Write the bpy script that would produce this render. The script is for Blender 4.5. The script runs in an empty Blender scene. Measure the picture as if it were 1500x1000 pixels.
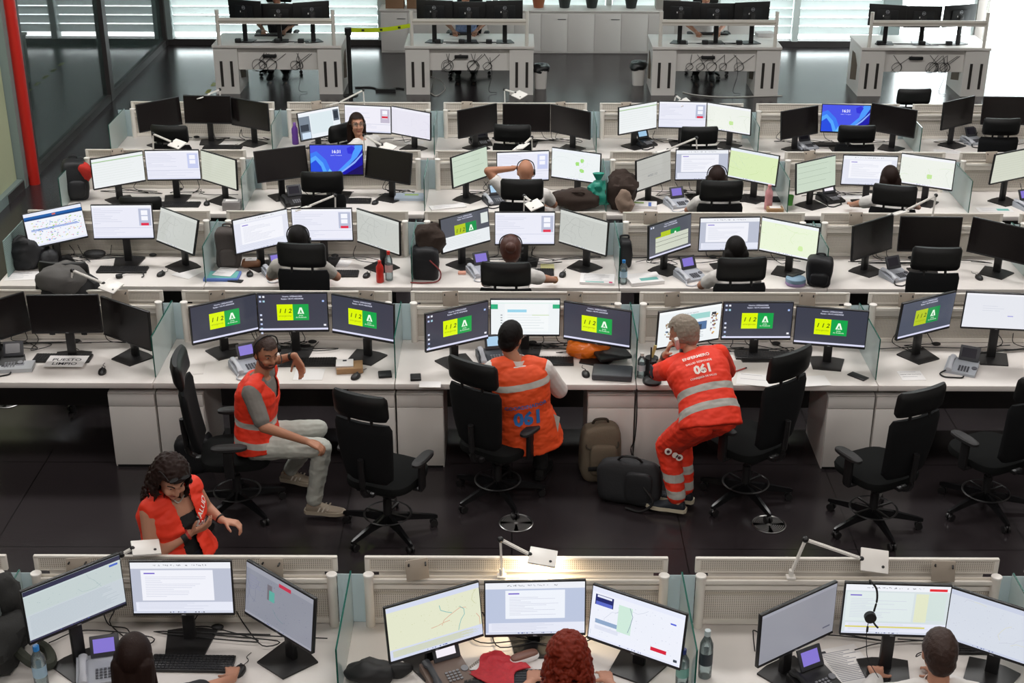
import bpy, bmesh, math, random
from mathutils import Vector, Matrix, Euler, noise
from mathutils.bvhtree import BVHTree
random.seed(7)
R = math.radians
S = bpy.context.scene
COL = S.collection
# ------------------------------------------------------------------ camera
FPX, PITCH, CAMZ, ROLL = 2083.0, R(24.4), 5.39, 0.0036
cd = bpy.data.cameras.new('camera')
cd.sensor_width = 36; cd.lens = 36 * FPX / 1500; cd.clip_end = 200
cam = bpy.data.objects.new('camera', cd); COL.objects.link(cam)
cam.matrix_world = Matrix.Translation((0, 0, CAMZ)) @ Euler((R(90) - PITCH, 0, 0)).to_matrix().to_4x4() @ Matrix.Rotation(ROLL, 4, 'Z')
S.camera = cam
# ------------------------------------------------------------------ light
S.view_settings.view_transform = 'Standard'; S.view_settings.look = 'None'
S.view_settings.gamma = 1; S.view_settings.exposure = 0.0
S.view_settings.use_curve_mapping = False
w = bpy.data.worlds.new('daylight'); S.world = w; w.use_nodes = True
w.node_tree.nodes['Background'].inputs[0].default_value = (0.93, 0.975, 1.0, 1)
w.node_tree.nodes['Background'].inputs[1].default_value = 8.0
sd = bpy.data.lights.new('sun', 'SUN'); sd.energy = 9; sd.angle = R(1); sd.color = (1, .97, .92)
sun = bpy.data.objects.new('sun', sd); COL.objects.link(sun)
sun.rotation_euler = Vector((-0.5, -0.12, -0.86)).to_track_quat('-Z', 'Y').to_euler()
for lx in (-4.6, 0.3, 5.2):
    for ly, pw in ((1.0, 148), (7.6, 88), (13.2, 215)):
        ld = bpy.data.lights.new('ceiling_lamp', 'AREA'); ld.shape = 'RECTANGLE'
        ld.size = 2.4; ld.size_y = 1.0; ld.energy = pw; ld.color = (1, .955, .92) if ly < 8 else (1, .985, .965)
        lo = bpy.data.objects.new('ceiling_lamp', ld); COL.objects.link(lo); lo.location = (lx, ly, 6.9)
ld = bpy.data.lights.new('side_room_fill', 'AREA'); ld.size = 2.5; ld.energy = 480; ld.color = (.95, 1, 1)  # added fill light, brightens the space beyond the glass partition
lo = bpy.data.objects.new('side_room_fill', ld); COL.objects.link(lo); lo.location = (-9.5, 19.0, 6.9)

# ------------------------------------------------------------------ pixel helper: where a sight line meets a height or a depth
_Rm = Matrix(((1, 0, 0), (0, -math.sin(PITCH), -math.cos(PITCH)), (0, math.cos(PITCH), -math.sin(PITCH))))
def _ray(x, y):
    a, b = x - 750, y - 500
    u = a * math.cos(ROLL) + b * math.sin(ROLL); v = -a * math.sin(ROLL) + b * math.cos(ROLL)
    return _Rm.transposed() @ Vector((u / FPX, v / FPX, 1))
def atz(x, y, z):
    r = _ray(x, y); return Vector((0, 0, CAMZ)) + r * ((z - CAMZ) / r.z)
def aty(x, y, Y):
    r = _ray(x, y); return Vector((0, 0, CAMZ)) + r * (Y / r.y)

# ------------------------------------------------------------------ materials
def lin(c):
    if isinstance(c, str):
        c = tuple(int(c[i:i + 2], 16) / 255 for i in (0, 2, 4))
    return tuple(((v / 12.92) if v <= .04045 else ((v + .055) / 1.055) ** 2.4) for v in c[:3])
_M = {}
def mat(name, col, rough=.5, metal=0, bump=0, bscale=60, vary=0, spec=.5, stretch=None, emit=None, es=1, coat=0):
    if name in _M: return _M[name]
    m = bpy.data.materials.new(name); m.use_nodes = True; _M[name] = m
    nt = m.node_tree; b = nt.nodes['Principled BSDF']
    c = lin(col); b.inputs['Base Color'].default_value = (*c, 1)
    b.inputs['Roughness'].default_value = rough; b.inputs['Metallic'].default_value = metal
    b.inputs['Specular IOR Level'].default_value = spec
    if coat: b.inputs['Coat Weight'].default_value = coat
    if emit is not None:
        b.inputs['Emission Color'].default_value = (*lin(emit), 1); b.inputs['Emission Strength'].default_value = es
    if bump or vary:
        tc = nt.nodes.new('ShaderNodeTexCoord'); mp = nt.nodes.new('ShaderNodeMapping'); n = nt.nodes.new('ShaderNodeTexNoise')
        nt.links.new(tc.outputs['Object'], mp.inputs[0]); nt.links.new(mp.outputs[0], n.inputs['Vector'])
        if stretch: mp.inputs['Scale'].default_value = stretch
        n.inputs['Scale'].default_value = bscale; n.inputs['Detail'].default_value = 4
        if vary:
            r = nt.nodes.new('ShaderNodeMixRGB'); r.inputs[1].default_value = (*[v * (1 - vary) for v in c], 1)
            r.inputs[2].default_value = (*[min(1, v * (1 + vary)) for v in c], 1)
            nt.links.new(n.outputs[0], r.inputs[0]); nt.links.new(r.outputs[0], b.inputs['Base Color'])
        if bump:
            bp = nt.nodes.new('ShaderNodeBump'); bp.inputs['Strength'].default_value = bump; bp.inputs['Distance'].default_value = .004
            nt.links.new(n.outputs[0], bp.inputs['Height']); nt.links.new(bp.outputs[0], b.inputs['Normal'])
    return m
def em(hexc, s=1.0):
    k = 'glow_%s_%d' % (hexc, round(s * 100))
    if k in _M: return _M[k]
    m = mat(k, '08080a', .25, emit=hexc, es=s); return m
def mathn(nt, op, a, b=None, c=None):
    n = nt.nodes.new('ShaderNodeMath'); n.operation = op
    for i, v in enumerate((a, b, c)):
        if v is None: continue
        if isinstance(v, (int, float)): n.inputs[i].default_value = v
        else: nt.links.new(v, n.inputs[i])
    return n.outputs[0]
def perforated(name, col, dark, pitch, rad, axes='XZ'):
    m = mat(name, col, .55); nt = m.node_tree; b = nt.nodes['Principled BSDF']
    tc = nt.nodes.new('ShaderNodeTexCoord'); sp = nt.nodes.new('ShaderNodeSeparateXYZ'); nt.links.new(tc.outputs['Object'], sp.inputs[0])
    def cell(o):
        f = mathn(nt, 'FRACT', mathn(nt, 'MULTIPLY', o, 1 / pitch)); f = mathn(nt, 'SUBTRACT', f, .5); return mathn(nt, 'MULTIPLY', f, f)
    d = mathn(nt, 'ADD', cell(sp.outputs[axes[0]]), cell(sp.outputs[axes[1]]))
    h = mathn(nt, 'LESS_THAN', d, rad * rad)
    mx = nt.nodes.new('ShaderNodeMixRGB'); mx.inputs[1].default_value = (*lin(col), 1); mx.inputs[2].default_value = (*lin(dark), 1)
    nt.links.new(h, mx.inputs[0]); nt.links.new(mx.outputs[0], b.inputs['Base Color'])
    return m
def glass(name, tint, clear=.6, rough=.03, refl=.5):
    if name in _M: return _M[name]
    m = bpy.data.materials.new(name); m.use_nodes = True; _M[name] = m; nt = m.node_tree; nt.nodes.clear()
    o = nt.nodes.new('ShaderNodeOutputMaterial'); t = nt.nodes.new('ShaderNodeBsdfTransparent'); d = nt.nodes.new('ShaderNodeBsdfDiffuse')
    tl = nt.nodes.new('ShaderNodeBsdfTranslucent'); g = nt.nodes.new('ShaderNodeBsdfGlossy'); f = nt.nodes.new('ShaderNodeFresnel')
    c = (*lin(tint), 1)
    for n in (t, d, tl): n.inputs[0].default_value = c
    g.inputs['Roughness'].default_value = rough; f.inputs[0].default_value = 1.5
    m0 = nt.nodes.new('ShaderNodeMixShader'); m0.inputs[0].default_value = .5; nt.links.new(d.outputs[0], m0.inputs[1]); nt.links.new(tl.outputs[0], m0.inputs[2])
    m1 = nt.nodes.new('ShaderNodeMixShader'); m1.inputs[0].default_value = clear; nt.links.new(m0.outputs[0], m1.inputs[1]); nt.links.new(t.outputs[0], m1.inputs[2])
    m2 = nt.nodes.new('ShaderNodeMixShader'); nt.links.new(mathn(nt, 'MULTIPLY', f.outputs[0], refl), m2.inputs[0]); nt.links.new(m1.outputs[0], m2.inputs[1]); nt.links.new(g.outputs[0], m2.inputs[2])
    nt.links.new(m2.outputs[0], o.inputs[0]); return m

WHITE = mat('white_laminate', 'dfd9d4', .45, vary=.03, bscale=9)
EDGE = mat('desk_edge', 'cfc8c2', .5)
CAB = mat('white_cabinet', 'dedad5', .42)
RAIL = mat('cream_rail', 'e2dcd3', .4)
RAILD = mat('cream_recess', 'b8b0a3', .55)
PERF = perforated('perforated_cream', 'd6cfc5', '6f675c', .0115, .27)
BLK = mat('black_plastic', '1c1b1c', .42)
BLKM = mat('matte_black', '121213', .6)
SCR_OFF = mat('switched_off_screen', '1b1717', .25)  # near-black lifted to reddish: reflections and haze put into the base colour
FAB = mat('black_fabric', '17181b', .92, bump=.25, bscale=420, spec=.2)
FABT = mat('chair_seat_fabric', '141515', .95, bump=.25, bscale=420, spec=.15)
LEA = mat('black_vinyl', '0d0e0f', .5, bump=.08, bscale=90)
CHROME = mat('chrome', 'b8b8ba', .2, 1)
GREY = mat('grey_plastic', 'a9adb5', .45)
DGREY = mat('dark_grey_plastic', '3a3b40', .45)
PAPER = mat('paper', 'e6e3e2', .8)
INK = mat('ink', '2b2c33', .8)
INKL = mat('light_ink', '8f9098', .8)
WOOD = mat('light_wood', 'a5825c', .55, bump=.1, bscale=20, stretch=(1, 8, 1), vary=.15)
GLASS = glass('divider_glass', 'eefbfa', .2, refl=.9); PANE = glass('rear_pane_glass', 'e6f3f6', .15, refl=.8)
GEDGE = mat('glass_edge', '1d5c50', .15, spec=.8)
WGLASS = glass('partition_glass', 'b4cbc7', .8, .02, refl=1.2)  # diffuse share veils the view, standing in for grey-teal haze
BOTTLE = glass('clear_bottle', 'e6f2f4', .78, .08, refl=1.0)

# ------------------------------------------------------------------ mesh builder
class MB:
    def __init__(s): s.v = []; s.f = []; s.m = []; s.sm = []
    def add(s, vs, fs, mi=0, smooth=True, mx=None):
        o = len(s.v)
        s.v += [tuple(mx @ Vector(v)) for v in vs] if mx is not None else [tuple(v) for v in vs]
        for f in fs: s.f.append(tuple(o + i for i in f)); s.m.append(mi); s.sm.append(smooth)
        return s
    def box(s, c, d, rot=None, mi=0, bev=0, mx=None):
        x, y, z = [k / 2 for k in d]; M4 = Matrix.Translation(c)
        if rot: M4 = M4 @ Euler(rot).to_matrix().to_4x4()
        if mx is not None: M4 = mx @ M4
        b = min(bev, x * .95, y * .95, z * .95)
        if b <= 0:
            vs = [(sx * x, sy * y, sz * z) for sx in (-1, 1) for sy in (-1, 1) for sz in (-1, 1)]
            return s.add(vs, [(0, 1, 3, 2), (4, 6, 7, 5), (0, 4, 5, 1), (2, 3, 7, 6), (0, 2, 6, 4), (1, 5, 7, 3)], mi, False, M4)
        bm = bmesh.new(); bmesh.ops.create_cube(bm, size=1)
        for v in bm.verts: v.co = Vector((v.co.x * 2 * x, v.co.y * 2 * y, v.co.z * 2 * z))
        bmesh.ops.bevel(bm, geom=bm.edges[:], offset=b, segments=2 if b < .012 else 3, profile=.5, affect='EDGES')
        bm.verts.index_update()
        s.add([v.co[:] for v in bm.verts], [[v.index for v in f.verts] for f in bm.faces], mi, True, M4); bm.free(); return s
    def ring(s, rings, mi=0, cap=(True, True), closed=False):
        n = len(rings[0]); vs = [p for r in rings for p in r]; fs = []
        k = len(rings)
        for i in range(k if closed else k - 1):
            for j in range(n):
                a, b = i * n + j, i * n + (j + 1) % n; c, d = ((i + 1) % k) * n + (j + 1) % n, ((i + 1) % k) * n + j
                fs.append((a, b, c, d))
        if not closed:
            if cap[0]: fs.append(tuple(range(n - 1, -1, -1)))
            if cap[1]: fs.append(tuple((k - 1) * n + j for j in range(n)))
        return s.add(vs, fs, mi)
    def cyl(s, p0, p1, r0, r1=None, n=14, mi=0):
        p0, p1 = Vector(p0), Vector(p1); r1 = r0 if r1 is None else r1
        q = (p1 - p0).to_track_quat('Z', 'Y')
        return s.ring([[p + q @ Vector((r * math.cos(2 * math.pi * j / n), r * math.sin(2 * math.pi * j / n), 0)) for j in range(n)] for p, r in ((p0, r0), (p1, r1))], mi)
    def lathe(s, prof, at=(0, 0, 0), n=20, mi=0, mx=None):
        rs = [[Vector((r * math.cos(2 * math.pi * j / n), r * math.sin(2 * math.pi * j / n), z)) + Vector(at) for j in range(n)] for r, z in prof]
        if mx is not None: rs = [[mx @ p for p in r] for r in rs]
        return s.ring(rs, mi)
    def tube(s, pts, r, n=6, mi=0, steps=5):
        pts = [Vector(p) for p in pts]
        if steps and len(pts) > 2:
            q = []
            P = [pts[0] * 2 - pts[1]] + pts + [pts[-1] * 2 - pts[-2]]
            for i in range(1, len(P) - 2):
                for t in range(steps):
                    t = t / steps; a, b, c, d = P[i - 1:i + 3]
                    q.append(.5 * ((2 * b) + (c - a) * t + (2 * a - 5 * b + 4 * c - d) * t * t + (3 * b - a - 3 * c + d) * t ** 3))
            pts = q + [pts[-1]]
        rs = []; up = Vector((0, 0, 1))
        for i, p in enumerate(pts):
            t = (pts[min(i + 1, len(pts) - 1)] - pts[max(i - 1, 0)]).normalized()
            a = t.cross(up)
            if a.length < .1: a = t.cross(Vector((1, 0, 0)))
            a.normalize(); b = t.cross(a); rr = r[i * (len(r) - 1) // max(1, len(pts) - 1)] if isinstance(r, (list, tuple)) else r
            rs.append([p + (a * math.cos(2 * math.pi * j / n) + b * math.sin(2 * math.pi * j / n)) * rr for j in range(n)])
        return s.ring(rs, mi)
    def ell(s, c, r, rot=None, n=16, m=10, mi=0, mx=None, pw=1.0):
        M4 = Matrix.Translation(c)
        if rot is not None: M4 = M4 @ (rot if isinstance(rot, Matrix) else Euler(rot).to_matrix().to_4x4())
        if mx is not None: M4 = mx @ M4
        sg = lambda t: math.copysign(abs(t) ** pw, t)
        rs = []
        for i in range(m + 1):
            a = -math.pi / 2 + math.pi * (i if 0 < i < m else (i + (.02 if i == 0 else -.02))) / m
            rs.append([M4 @ Vector((r[0] * sg(math.cos(a)) * sg(math.cos(2 * math.pi * j / n)), r[1] * sg(math.cos(a)) * sg(math.sin(2 * math.pi * j / n)), r[2] * sg(math.sin(a)))) for j in range(n)])
        return s.ring(rs, mi)
    def prism(s, poly, z0, z1, mi=0, mx=None):
        n = len(poly); vs = [(x, y, z0) for x, y in poly] + [(x, y, z1) for x, y in poly]
        fs = [tuple(range(n - 1, -1, -1)), tuple(range(n, 2 * n))] + [(i, (i + 1) % n, n + (i + 1) % n, n + i) for i in range(n)]
        return s.add(vs, fs, mi, False, mx)
    def quad(s, x0, z0, x1, z1, y, mi=0):
        return s.add([(x0, y, z0), (x1, y, z0), (x1, y, z1), (x0, y, z1)], [(0, 1, 2, 3)], mi, False)
    def mesh(s, name, mats):
        me = bpy.data.meshes.new(name); me.from_pydata(s.v, [], s.f)
        for m in mats if isinstance(mats, (list, tuple)) else [mats]: me.materials.append(m)
        me.polygons.foreach_set('material_index', s.m); me.polygons.foreach_set('use_smooth', s.sm)
        me.set_sharp_from_angle(angle=R(38)); me.update(); return me
    def build(s, name, mats, parent=None, loc=None, rot=None):
        o = bpy.data.objects.new(name, s.mesh(name, mats)); COL.objects.link(o)
        if parent is not None: o.parent = parent
        if loc is not None: o.location = loc
        if rot is not None: o.rotation_euler = rot
        return o
def tag(o, label, cat, group=None, kind=None):
    if label: o['label'] = label
    if cat: o['category'] = cat
    if group: o['group'] = group
    if kind: o['kind'] = kind
    return o
def thing(name, label, cat, loc=(0, 0, 0), rz=0, group=None):
    o = bpy.data.objects.new(name, None); o.empty_display_size = .1; COL.objects.link(o)
    o.location = loc; o.rotation_euler = (0, 0, rz); return tag(o, label, cat, group)
def single(mb, name, mats, label, cat, loc=(0, 0, 0), rz=0, group=None):
    o = mb.build(name, mats, None, loc, (0, 0, rz)); return tag(o, label, cat, group)
KIDS = {}
def kids(o):
    return [c for c in COL.objects if c.parent == o]
def copy_tree(o, parent=None):
    c = o.copy(); COL.objects.link(c)
    if parent is not None: c.parent = parent
    for ch in list(o.children): copy_tree(ch, c)
    return c
_tx = {}
def text_geo(s, size, align='CENTER', shear=0, bold=0):
    k = (s, size, align, shear, bold)
    if k not in _tx:
        cu = bpy.data.curves.new('lettering', 'FONT'); cu.body = s; cu.size = size; cu.align_x = align; cu.align_y = 'CENTER'; cu.resolution_u = 2; cu.shear = shear; cu.offset = bold * size
        o = bpy.data.objects.new('lettering', cu); COL.objects.link(o)
        bpy.context.view_layer.update()
        me = bpy.data.meshes.new_from_object(o.evaluated_get(bpy.context.evaluated_depsgraph_get()))
        _tx[k] = ([v.co[:] for v in me.vertices], [tuple(p.vertices) for p in me.polygons])
        bpy.data.objects.remove(o); bpy.data.curves.remove(cu); bpy.data.meshes.remove(me)
    return _tx[k]
def struct(mb, name, mats, loc=None):
    o = mb.build(name, mats, None, loc); o['kind'] = 'structure'; return o
MON = {
 'E0L': (-3.972, 15.611, 1.093, 0.723, 0.087),
 'E0M': (-3.453, 15.72, 1.121, -0.036, 0.052),
 'E0R': (-2.975, 15.667, 1.084, -0.514, 0.011),
 'E1L': (-2.159, 15.51, 1.024, 0.668, 0.175),
 'E1M': (-1.634, 15.62, 1.043, -0.149, 0.072),
 'E1R': (-1.142, 15.498, 1.034, -0.564, 0.034),
 'E2L': (-0.389, 15.538, 1.053, 0.649, 0.037),
 'E2M': (0.154, 15.689, 1.048, -0.01, 0.034),
 'E2R': (0.641, 15.524, 1.048, -0.648, -0.027),
 'E3L': (1.41, 15.622, 1.069, 0.571, 0.041),
 'E3M': (1.918, 15.698, 1.085, -0.065, -0.054),
 'E3R': (2.435, 15.648, 1.056, -0.556, -0.078),
 'E4L': (3.216, 15.511, 1.055, 0.536, 0.104),
 'E4M': (3.716, 15.494, 1.105, -0.088, 0.108),
 'E4R': (4.265, 15.574, 1.065, -0.642, 0.015),
 'E5L': (5.037, 15.709, 1.117, 0.622, 0.013),
 'E5M': (5.583, 15.742, 1.135, -0.041, 0.097),
 'D0L': (-3.946, 13.665, 1.055, 0.596, 0.008),
 'D0M': (-3.408, 13.716, 1.094, 0.057, -0.022),
 'D0R': (-2.944, 13.666, 1.061, -0.688, 0.031),
 'D1L': (-2.327, 13.786, 1.089, 0.432, 0.249),
 'D1M': (-1.78, 13.842, 1.114, 0.024, 0.128),
 'D1R': (-1.254, 13.758, 1.088, -0.497, 0.191),
 'D2L': (-0.426, 13.755, 1.074, 0.876, 0.079),
 'D2M': (0.105, 13.85, 1.052, 0.139, -0.002),
 'D2R': (0.637, 13.828, 1.069, -0.446, 0.035),
 'D3L': (1.418, 13.695, 1.059, 0.792, 0.069),
 'D3M': (1.911, 13.815, 1.086, 0.036, 0.091),
 'D3R': (2.42, 13.771, 1.083, -0.61, 0.119),
 'D4L': (3.024, 13.582, 1.059, 0.583, 0.112),
 'D4M': (3.562, 13.641, 1.086, -0.09, -0.026),
 'D4R': (4.143, 13.664, 1.069, -0.477, 0.007),
 'D5L': (5.007, 13.717, 1.117, 0.514, -0.063),
 'C0L': (-4.073, 11.966, 1.076, 0.647, 0.278),
 'C0M': (-3.463, 11.934, 1.126, 0.036, 0.088),
 'C0R': (-2.968, 11.845, 1.078, -0.722, 0.271),
 'C1L': (-2.217, 11.858, 1.068, 0.638, 0.073),
 'C1M': (-1.692, 11.949, 1.1, 0.031, -0.055),
 'C1R': (-1.189, 11.837, 1.077, -0.708, 0.02),
 'C2L': (-0.415, 11.909, 1.068, 0.682, 0.101),
 'C2M': (0.111, 11.96, 1.068, 0.017, -0.034),
 'C2R': (0.624, 11.859, 1.072, -0.717, 0.061),
 'C3L': (1.392, 11.795, 1.057, 0.711, 0.045),
 'C3M': (1.918, 11.848, 1.063, 0.054, 0.005),
 'C3R': (2.427, 11.746, 1.054, -0.56, 0.043),
 'C4L': (3.179, 11.787, 1.059, 0.648, 0.068),
 'C4M': (3.662, 11.749, 1.105, -0.032, 0.037),
 'C4R': (4.277, 11.754, 1.046, -0.674, 0.137),
 'B0L': (-3.962, 10.0, 1.012, 0.815, 0.114),
 'B0M': (-3.395, 9.904, 1.11, 0.039, -0.035),
 'B0R': (-2.946, 9.916, 1.029, -0.611, 0.03),
 'B1L': (-2.21, 10.024, 1.021, 0.544, -0.009),
 'B1M': (-1.68, 10.016, 1.082, 0.043, 0.044),
 'B1R': (-1.139, 9.93, 1.07, -0.397, 0.041),
 'B2L': (-0.414, 9.851, 1.043, 0.52, -0.018),
 'B2M': (0.101, 10.058, 1.028, 0.004, -0.057),
 'B2R': (0.645, 9.913, 1.03, -0.367, -0.028),
 'B3L': (1.347, 9.886, 1.038, 0.37, -0.069),
 'B3M': (1.878, 9.986, 1.038, 0.012, -0.022),
 'B3R': (2.411, 9.845, 1.047, -0.185, -0.034),
 'B4L': (3.172, 9.992, 1.083, 0.489, -0.082),
 'B4M': (3.707, 9.943, 1.142, -0.109, -0.123),
 'A1L': (-2.236, 6.098, 1.165, 0.72, 0.025),
 'A1M': (-1.738, 6.295, 1.097, 0.014, 0.113),
 'A1R': (-1.205, 6.141, 1.093, -0.72, 0.13),
 'A2L': (-0.394, 6.117, 1.014, 0.48, 0.169),
 'A2M': (0.128, 6.278, 0.988, 0.043, 0.161),
 'A2R': (0.646, 6.092, 1.009, -0.53, 0.151),
 'A3L': (1.471, 6.034, 1.068, 0.602, 0.012),
 'A3M': (1.965, 6.054, 1.142, -0.045, 0.004),
 'A3R': (2.488, 6.032, 1.044, -0.574, 0.041)}
# ------------------------------------------------------------------ room shell
def floor_mat():
    m = mat('dark_floor_tiles', '1d1a1b', .3, spec=.45); nt = m.node_tree; b = nt.nodes['Principled BSDF']
    tc = nt.nodes.new('ShaderNodeTexCoord'); sp = nt.nodes.new('ShaderNodeSeparateXYZ'); nt.links.new(tc.outputs['Object'], sp.inputs[0])
    def line(o, p):
        f = mathn(nt, 'FRACT', mathn(nt, 'MULTIPLY', o, 1 / p)); return mathn(nt, 'LESS_THAN', f, .006)
    ln = mathn(nt, 'MAXIMUM', line(sp.outputs[0], 1.2), line(sp.outputs[1], 1.2))
    n = nt.nodes.new('ShaderNodeTexNoise'); n.inputs['Scale'].default_value = .9; n.inputs['Detail'].default_value = 5; nt.links.new(tc.outputs['Object'], n.inputs['Vector'])
    mp = nt.nodes.new('ShaderNodeMapRange'); mp.inputs[3].default_value = .16; mp.inputs[4].default_value = .3
    nt.links.new(n.outputs[0], mp.inputs[0]); nt.links.new(mp.outputs[0], b.inputs['Roughness'])
    mx = nt.nodes.new('ShaderNodeMixRGB'); mx.inputs[1].default_value = (*lin('2e292b'), 1); mx.inputs[2].default_value = (*lin('0c0b0b'), 1)
    nt.links.new(ln, mx.inputs[0]); nt.links.new(mx.outputs[0], b.inputs['Base Color']); return m
X0, X1, Y0, Y1, ZC = -13.0, 7.75, -2.0, 24.0, 7.2
struct(MB().box(((X0 + X1) / 2, (Y0 + Y1) / 2, -.05), (X1 - X0 + .6, Y1 - Y0 + .6, .1)), 'floor', floor_mat())
struct(MB().box(((X0 + X1) / 2, (Y0 + Y1) / 2, ZC + .05), (X1 - X0 + .6, Y1 - Y0 + .6, .1)), 'ceiling', mat('ceiling_paint', '6f6c68', .8))
wallm = mat('wall_paint', '8f8a84', .8)
struct(MB().box(((X0 + X1) / 2, Y0 - .1, ZC / 2), (X1 - X0, .2, ZC)), 'wall_front', wallm)
struct(MB().box((X0 - .1, (Y0 + Y1) / 2, ZC / 2), (.2, Y1 - Y0, ZC)), 'wall_left', mat('dark_wall', '3c4343', .8))
mb = MB().box((X1 + .1, (Y0 + 20.6) / 2, ZC / 2), (.2, 20.6 - Y0, ZC)); mb.box((X1 + .1, 22.3, 5.0), (.2, 3.4, 4.4)); mb.box((X1 + .1, 23.95, 1.4), (.2, .1, 2.8))
struct(mb, 'wall_right', wallm)
# back window wall: sill, head, mullions
FR = mat('window_frame_white', 'c9d2cf', .5); DK = mat('dark_profile', '34302f', .5); PIL = mat('pillar_grey', '8b9795', .7)
WX = [(-13, .1), (-10.5, .12), (-8.05, .34), (-5.85, .22), (-4.05, .1), (-2.2, .14), (-.3, .1), (1.6, .1), (3.4, .12), (4.75, .1), (6.35, .3), (7.75, .12)]
mb = MB().box(((X0 + X1) / 2, Y1 + .08, .05), (X1 - X0, .2, .1)).box(((X0 + X1) / 2, Y1 + .08, 6.4), (X1 - X0, .2, 1.6))
struct(mb, 'wall_back', DK)
for i, (x, wd) in enumerate(WX):
    struct(MB().box((x, Y1 + .06, 2.85), (wd, .24, 5.5)), 'trim_%d' % (i + 1), PIL if wd > .2 else FR)
BLIND = bpy.data.materials.new('translucent_blind'); BLIND.use_nodes = True
nt = BLIND.node_tree; nt.nodes.clear(); o_ = nt.nodes.new('ShaderNodeOutputMaterial'); a_ = nt.nodes.new('ShaderNodeBsdfDiffuse'); t_ = nt.nodes.new('ShaderNodeBsdfTranslucent'); x_ = nt.nodes.new('ShaderNodeMixShader')
a_.inputs[0].default_value = (.66, .69, .68, 1); t_.inputs[0].default_value = (.62, .645, .64, 1); x_.inputs[0].default_value = .62
nt.links.new(a_.outputs[0], x_.inputs[1]); nt.links.new(t_.outputs[0], x_.inputs[2]); nt.links.new(x_.outputs[0], o_.inputs[0])
for i in range(len(WX) - 1):
    xa, xb = WX[i][0] + WX[i][1] / 2, WX[i + 1][0] - WX[i + 1][1] / 2
    wn = struct(MB().box(((xa + xb) / 2, Y1 + .14, 2.85), (xb - xa, .012, 5.5)), 'window_%d' % (i + 1), glass('window_glass', 'fbfefd', .97, .02, .6))
    if i == 10: continue          # raised in the photo: bare bright window
    mb = MB(); z = .27
    while z < 5.5:
        mb.box(((xa + xb) / 2, Y1 + .04, z), (xb - xa - .02, .006, .15), rot=(R(22), 0, 0)); z += .148
    b = mb.build('window_blind', BLIND)
    side = 'left of the glass partition' if xb < -5.6 else ('behind the white sideboard' if -2.3 < xa < 3 else 'behind the back row')
    names = {0: 'outermost pale slatted blind far left beyond the glass partition', 1: 'pale slatted blind beyond the glass partition, left of the grey pillar',
             2: 'pale slatted blind between the grey pillar and the glass partition corner', 3: 'pale slatted blind in the corner right of the glass partition',
             4: 'pale slatted blind behind the yellow tape barrier', 5: 'pale slatted blind above the brown boxes on the sideboard', 6: 'pale slatted blind above the left of the white sideboard',
             7: 'pale slatted blind above the plants on the sideboard', 8: 'pale slatted blind behind the third back row desk', 9: 'pale slatted blind between the third and fourth back row desks',
             10: 'pale slatted blind behind the fourth back row desk, rightmost'}
    tag(b, names[i], 'blind', 'horizontal blinds along the back window wall')
# bright glazed doorway on the right
struct(MB().box((X1 + .1, 22.2, 1.4), (.012, 3.2, 2.8)), 'window_12', glass('window_glass', 'fbfefd', .97, .02, .6))
# glass partition on the left
GX = -5.9
mb = MB().box((GX, (15.7 + Y1) / 2, .05), (.12, Y1 - 15.7, .1))
struct(mb, 'baseboard_left', DK)
for i, (ya, yb) in enumerate(((16.86, 20.28), (20.46, 23.86))):
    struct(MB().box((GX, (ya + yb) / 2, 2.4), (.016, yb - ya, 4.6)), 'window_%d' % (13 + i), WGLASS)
for i, (y, wd, m_) in enumerate(((23.93, .14, DK), (20.37, .18, DK), (16.8, .12, DK), (16.33, .12, mat('grey_metal_frame', '7c8a87', .45)))):
    struct(MB().box((GX, y, 2.4), (.14, wd, 4.8)), 'trim_%d' % (20 + i), m_)
o = single(MB().cyl((0, 0, 0), (0, 0, 4.8), .065, n=20), 'column', mat('red_paint', 'c0241a', .4), 'round red steel column beside the glass partition on the left', 'column', (GX + .12, 16.45, 0))
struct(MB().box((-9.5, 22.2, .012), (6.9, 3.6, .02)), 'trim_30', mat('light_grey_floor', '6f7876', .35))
mb = MB().box((GX - .05, 13.0, 1.9), (.06, 6.5, 3.8))
struct(mb, 'trim_24', mat('pale_yellow_panel', 'b9bd9a', .7, vary=.1, bscale=1.5))
struct(MB().box((GX, 13, .06), (.1, 6.5, .12)), 'trim_25', mat('grey_metal_frame', '7c8a87', .45))
# dashed yellow marking on the floor
mb = MB()
for i in range(9):
    mb.box((-4.55 + i * .0, 19.2 + i * .42, .002), (.06, .2, .003))
o = mb.build('floor_marking', mat('yellow_marking', 'a8a85a', .7)); tag(o, 'dashed yellow guide line on the dark floor left of the back row', 'floor marking')
# round floor outlets
def floor_vent(x, y, lab):
    t = thing('floor_vent', lab, 'vent', (x, y, 0), 0, 'round metal floor vents')
    mb = MB(); mb.ring([[Vector((r * math.cos(2 * math.pi * j / 40), r * math.sin(2 * math.pi * j / 40), z)) for j in range(40)] for r, z in ((.118, .0005), (.124, .004), (.118, .007), (.112, .003))], closed=True)
    mb.build('rim', mat('steel', 'a09f9e', .3, 1), t)
    mb = MB().lathe([(.001, .0015), (.112, .0015)], n=36, mi=1)
    for k in range(7):
        r = .022 + k * .0135
        for q in range(4):
            a0 = q * math.pi / 2 + .16; an = [a0 + s * (math.pi / 2 - .32) / 8 for s in range(9)]
            vs = [((r + d) * math.cos(a), (r + d) * math.sin(a), .0045) for a in an for d in (-.0022, .0022)]
            mb.add(vs, [(2 * i, 2 * i + 1, 2 * i + 3, 2 * i + 2) for i in range(8)], 0, False)
    mb.lathe([(.001, .003), (.014, .004), (.014, .002)], n=12)
    mb.build('grille', [mat('dull_steel', '8a8887', .7, .2), BLKM], t)
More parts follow.
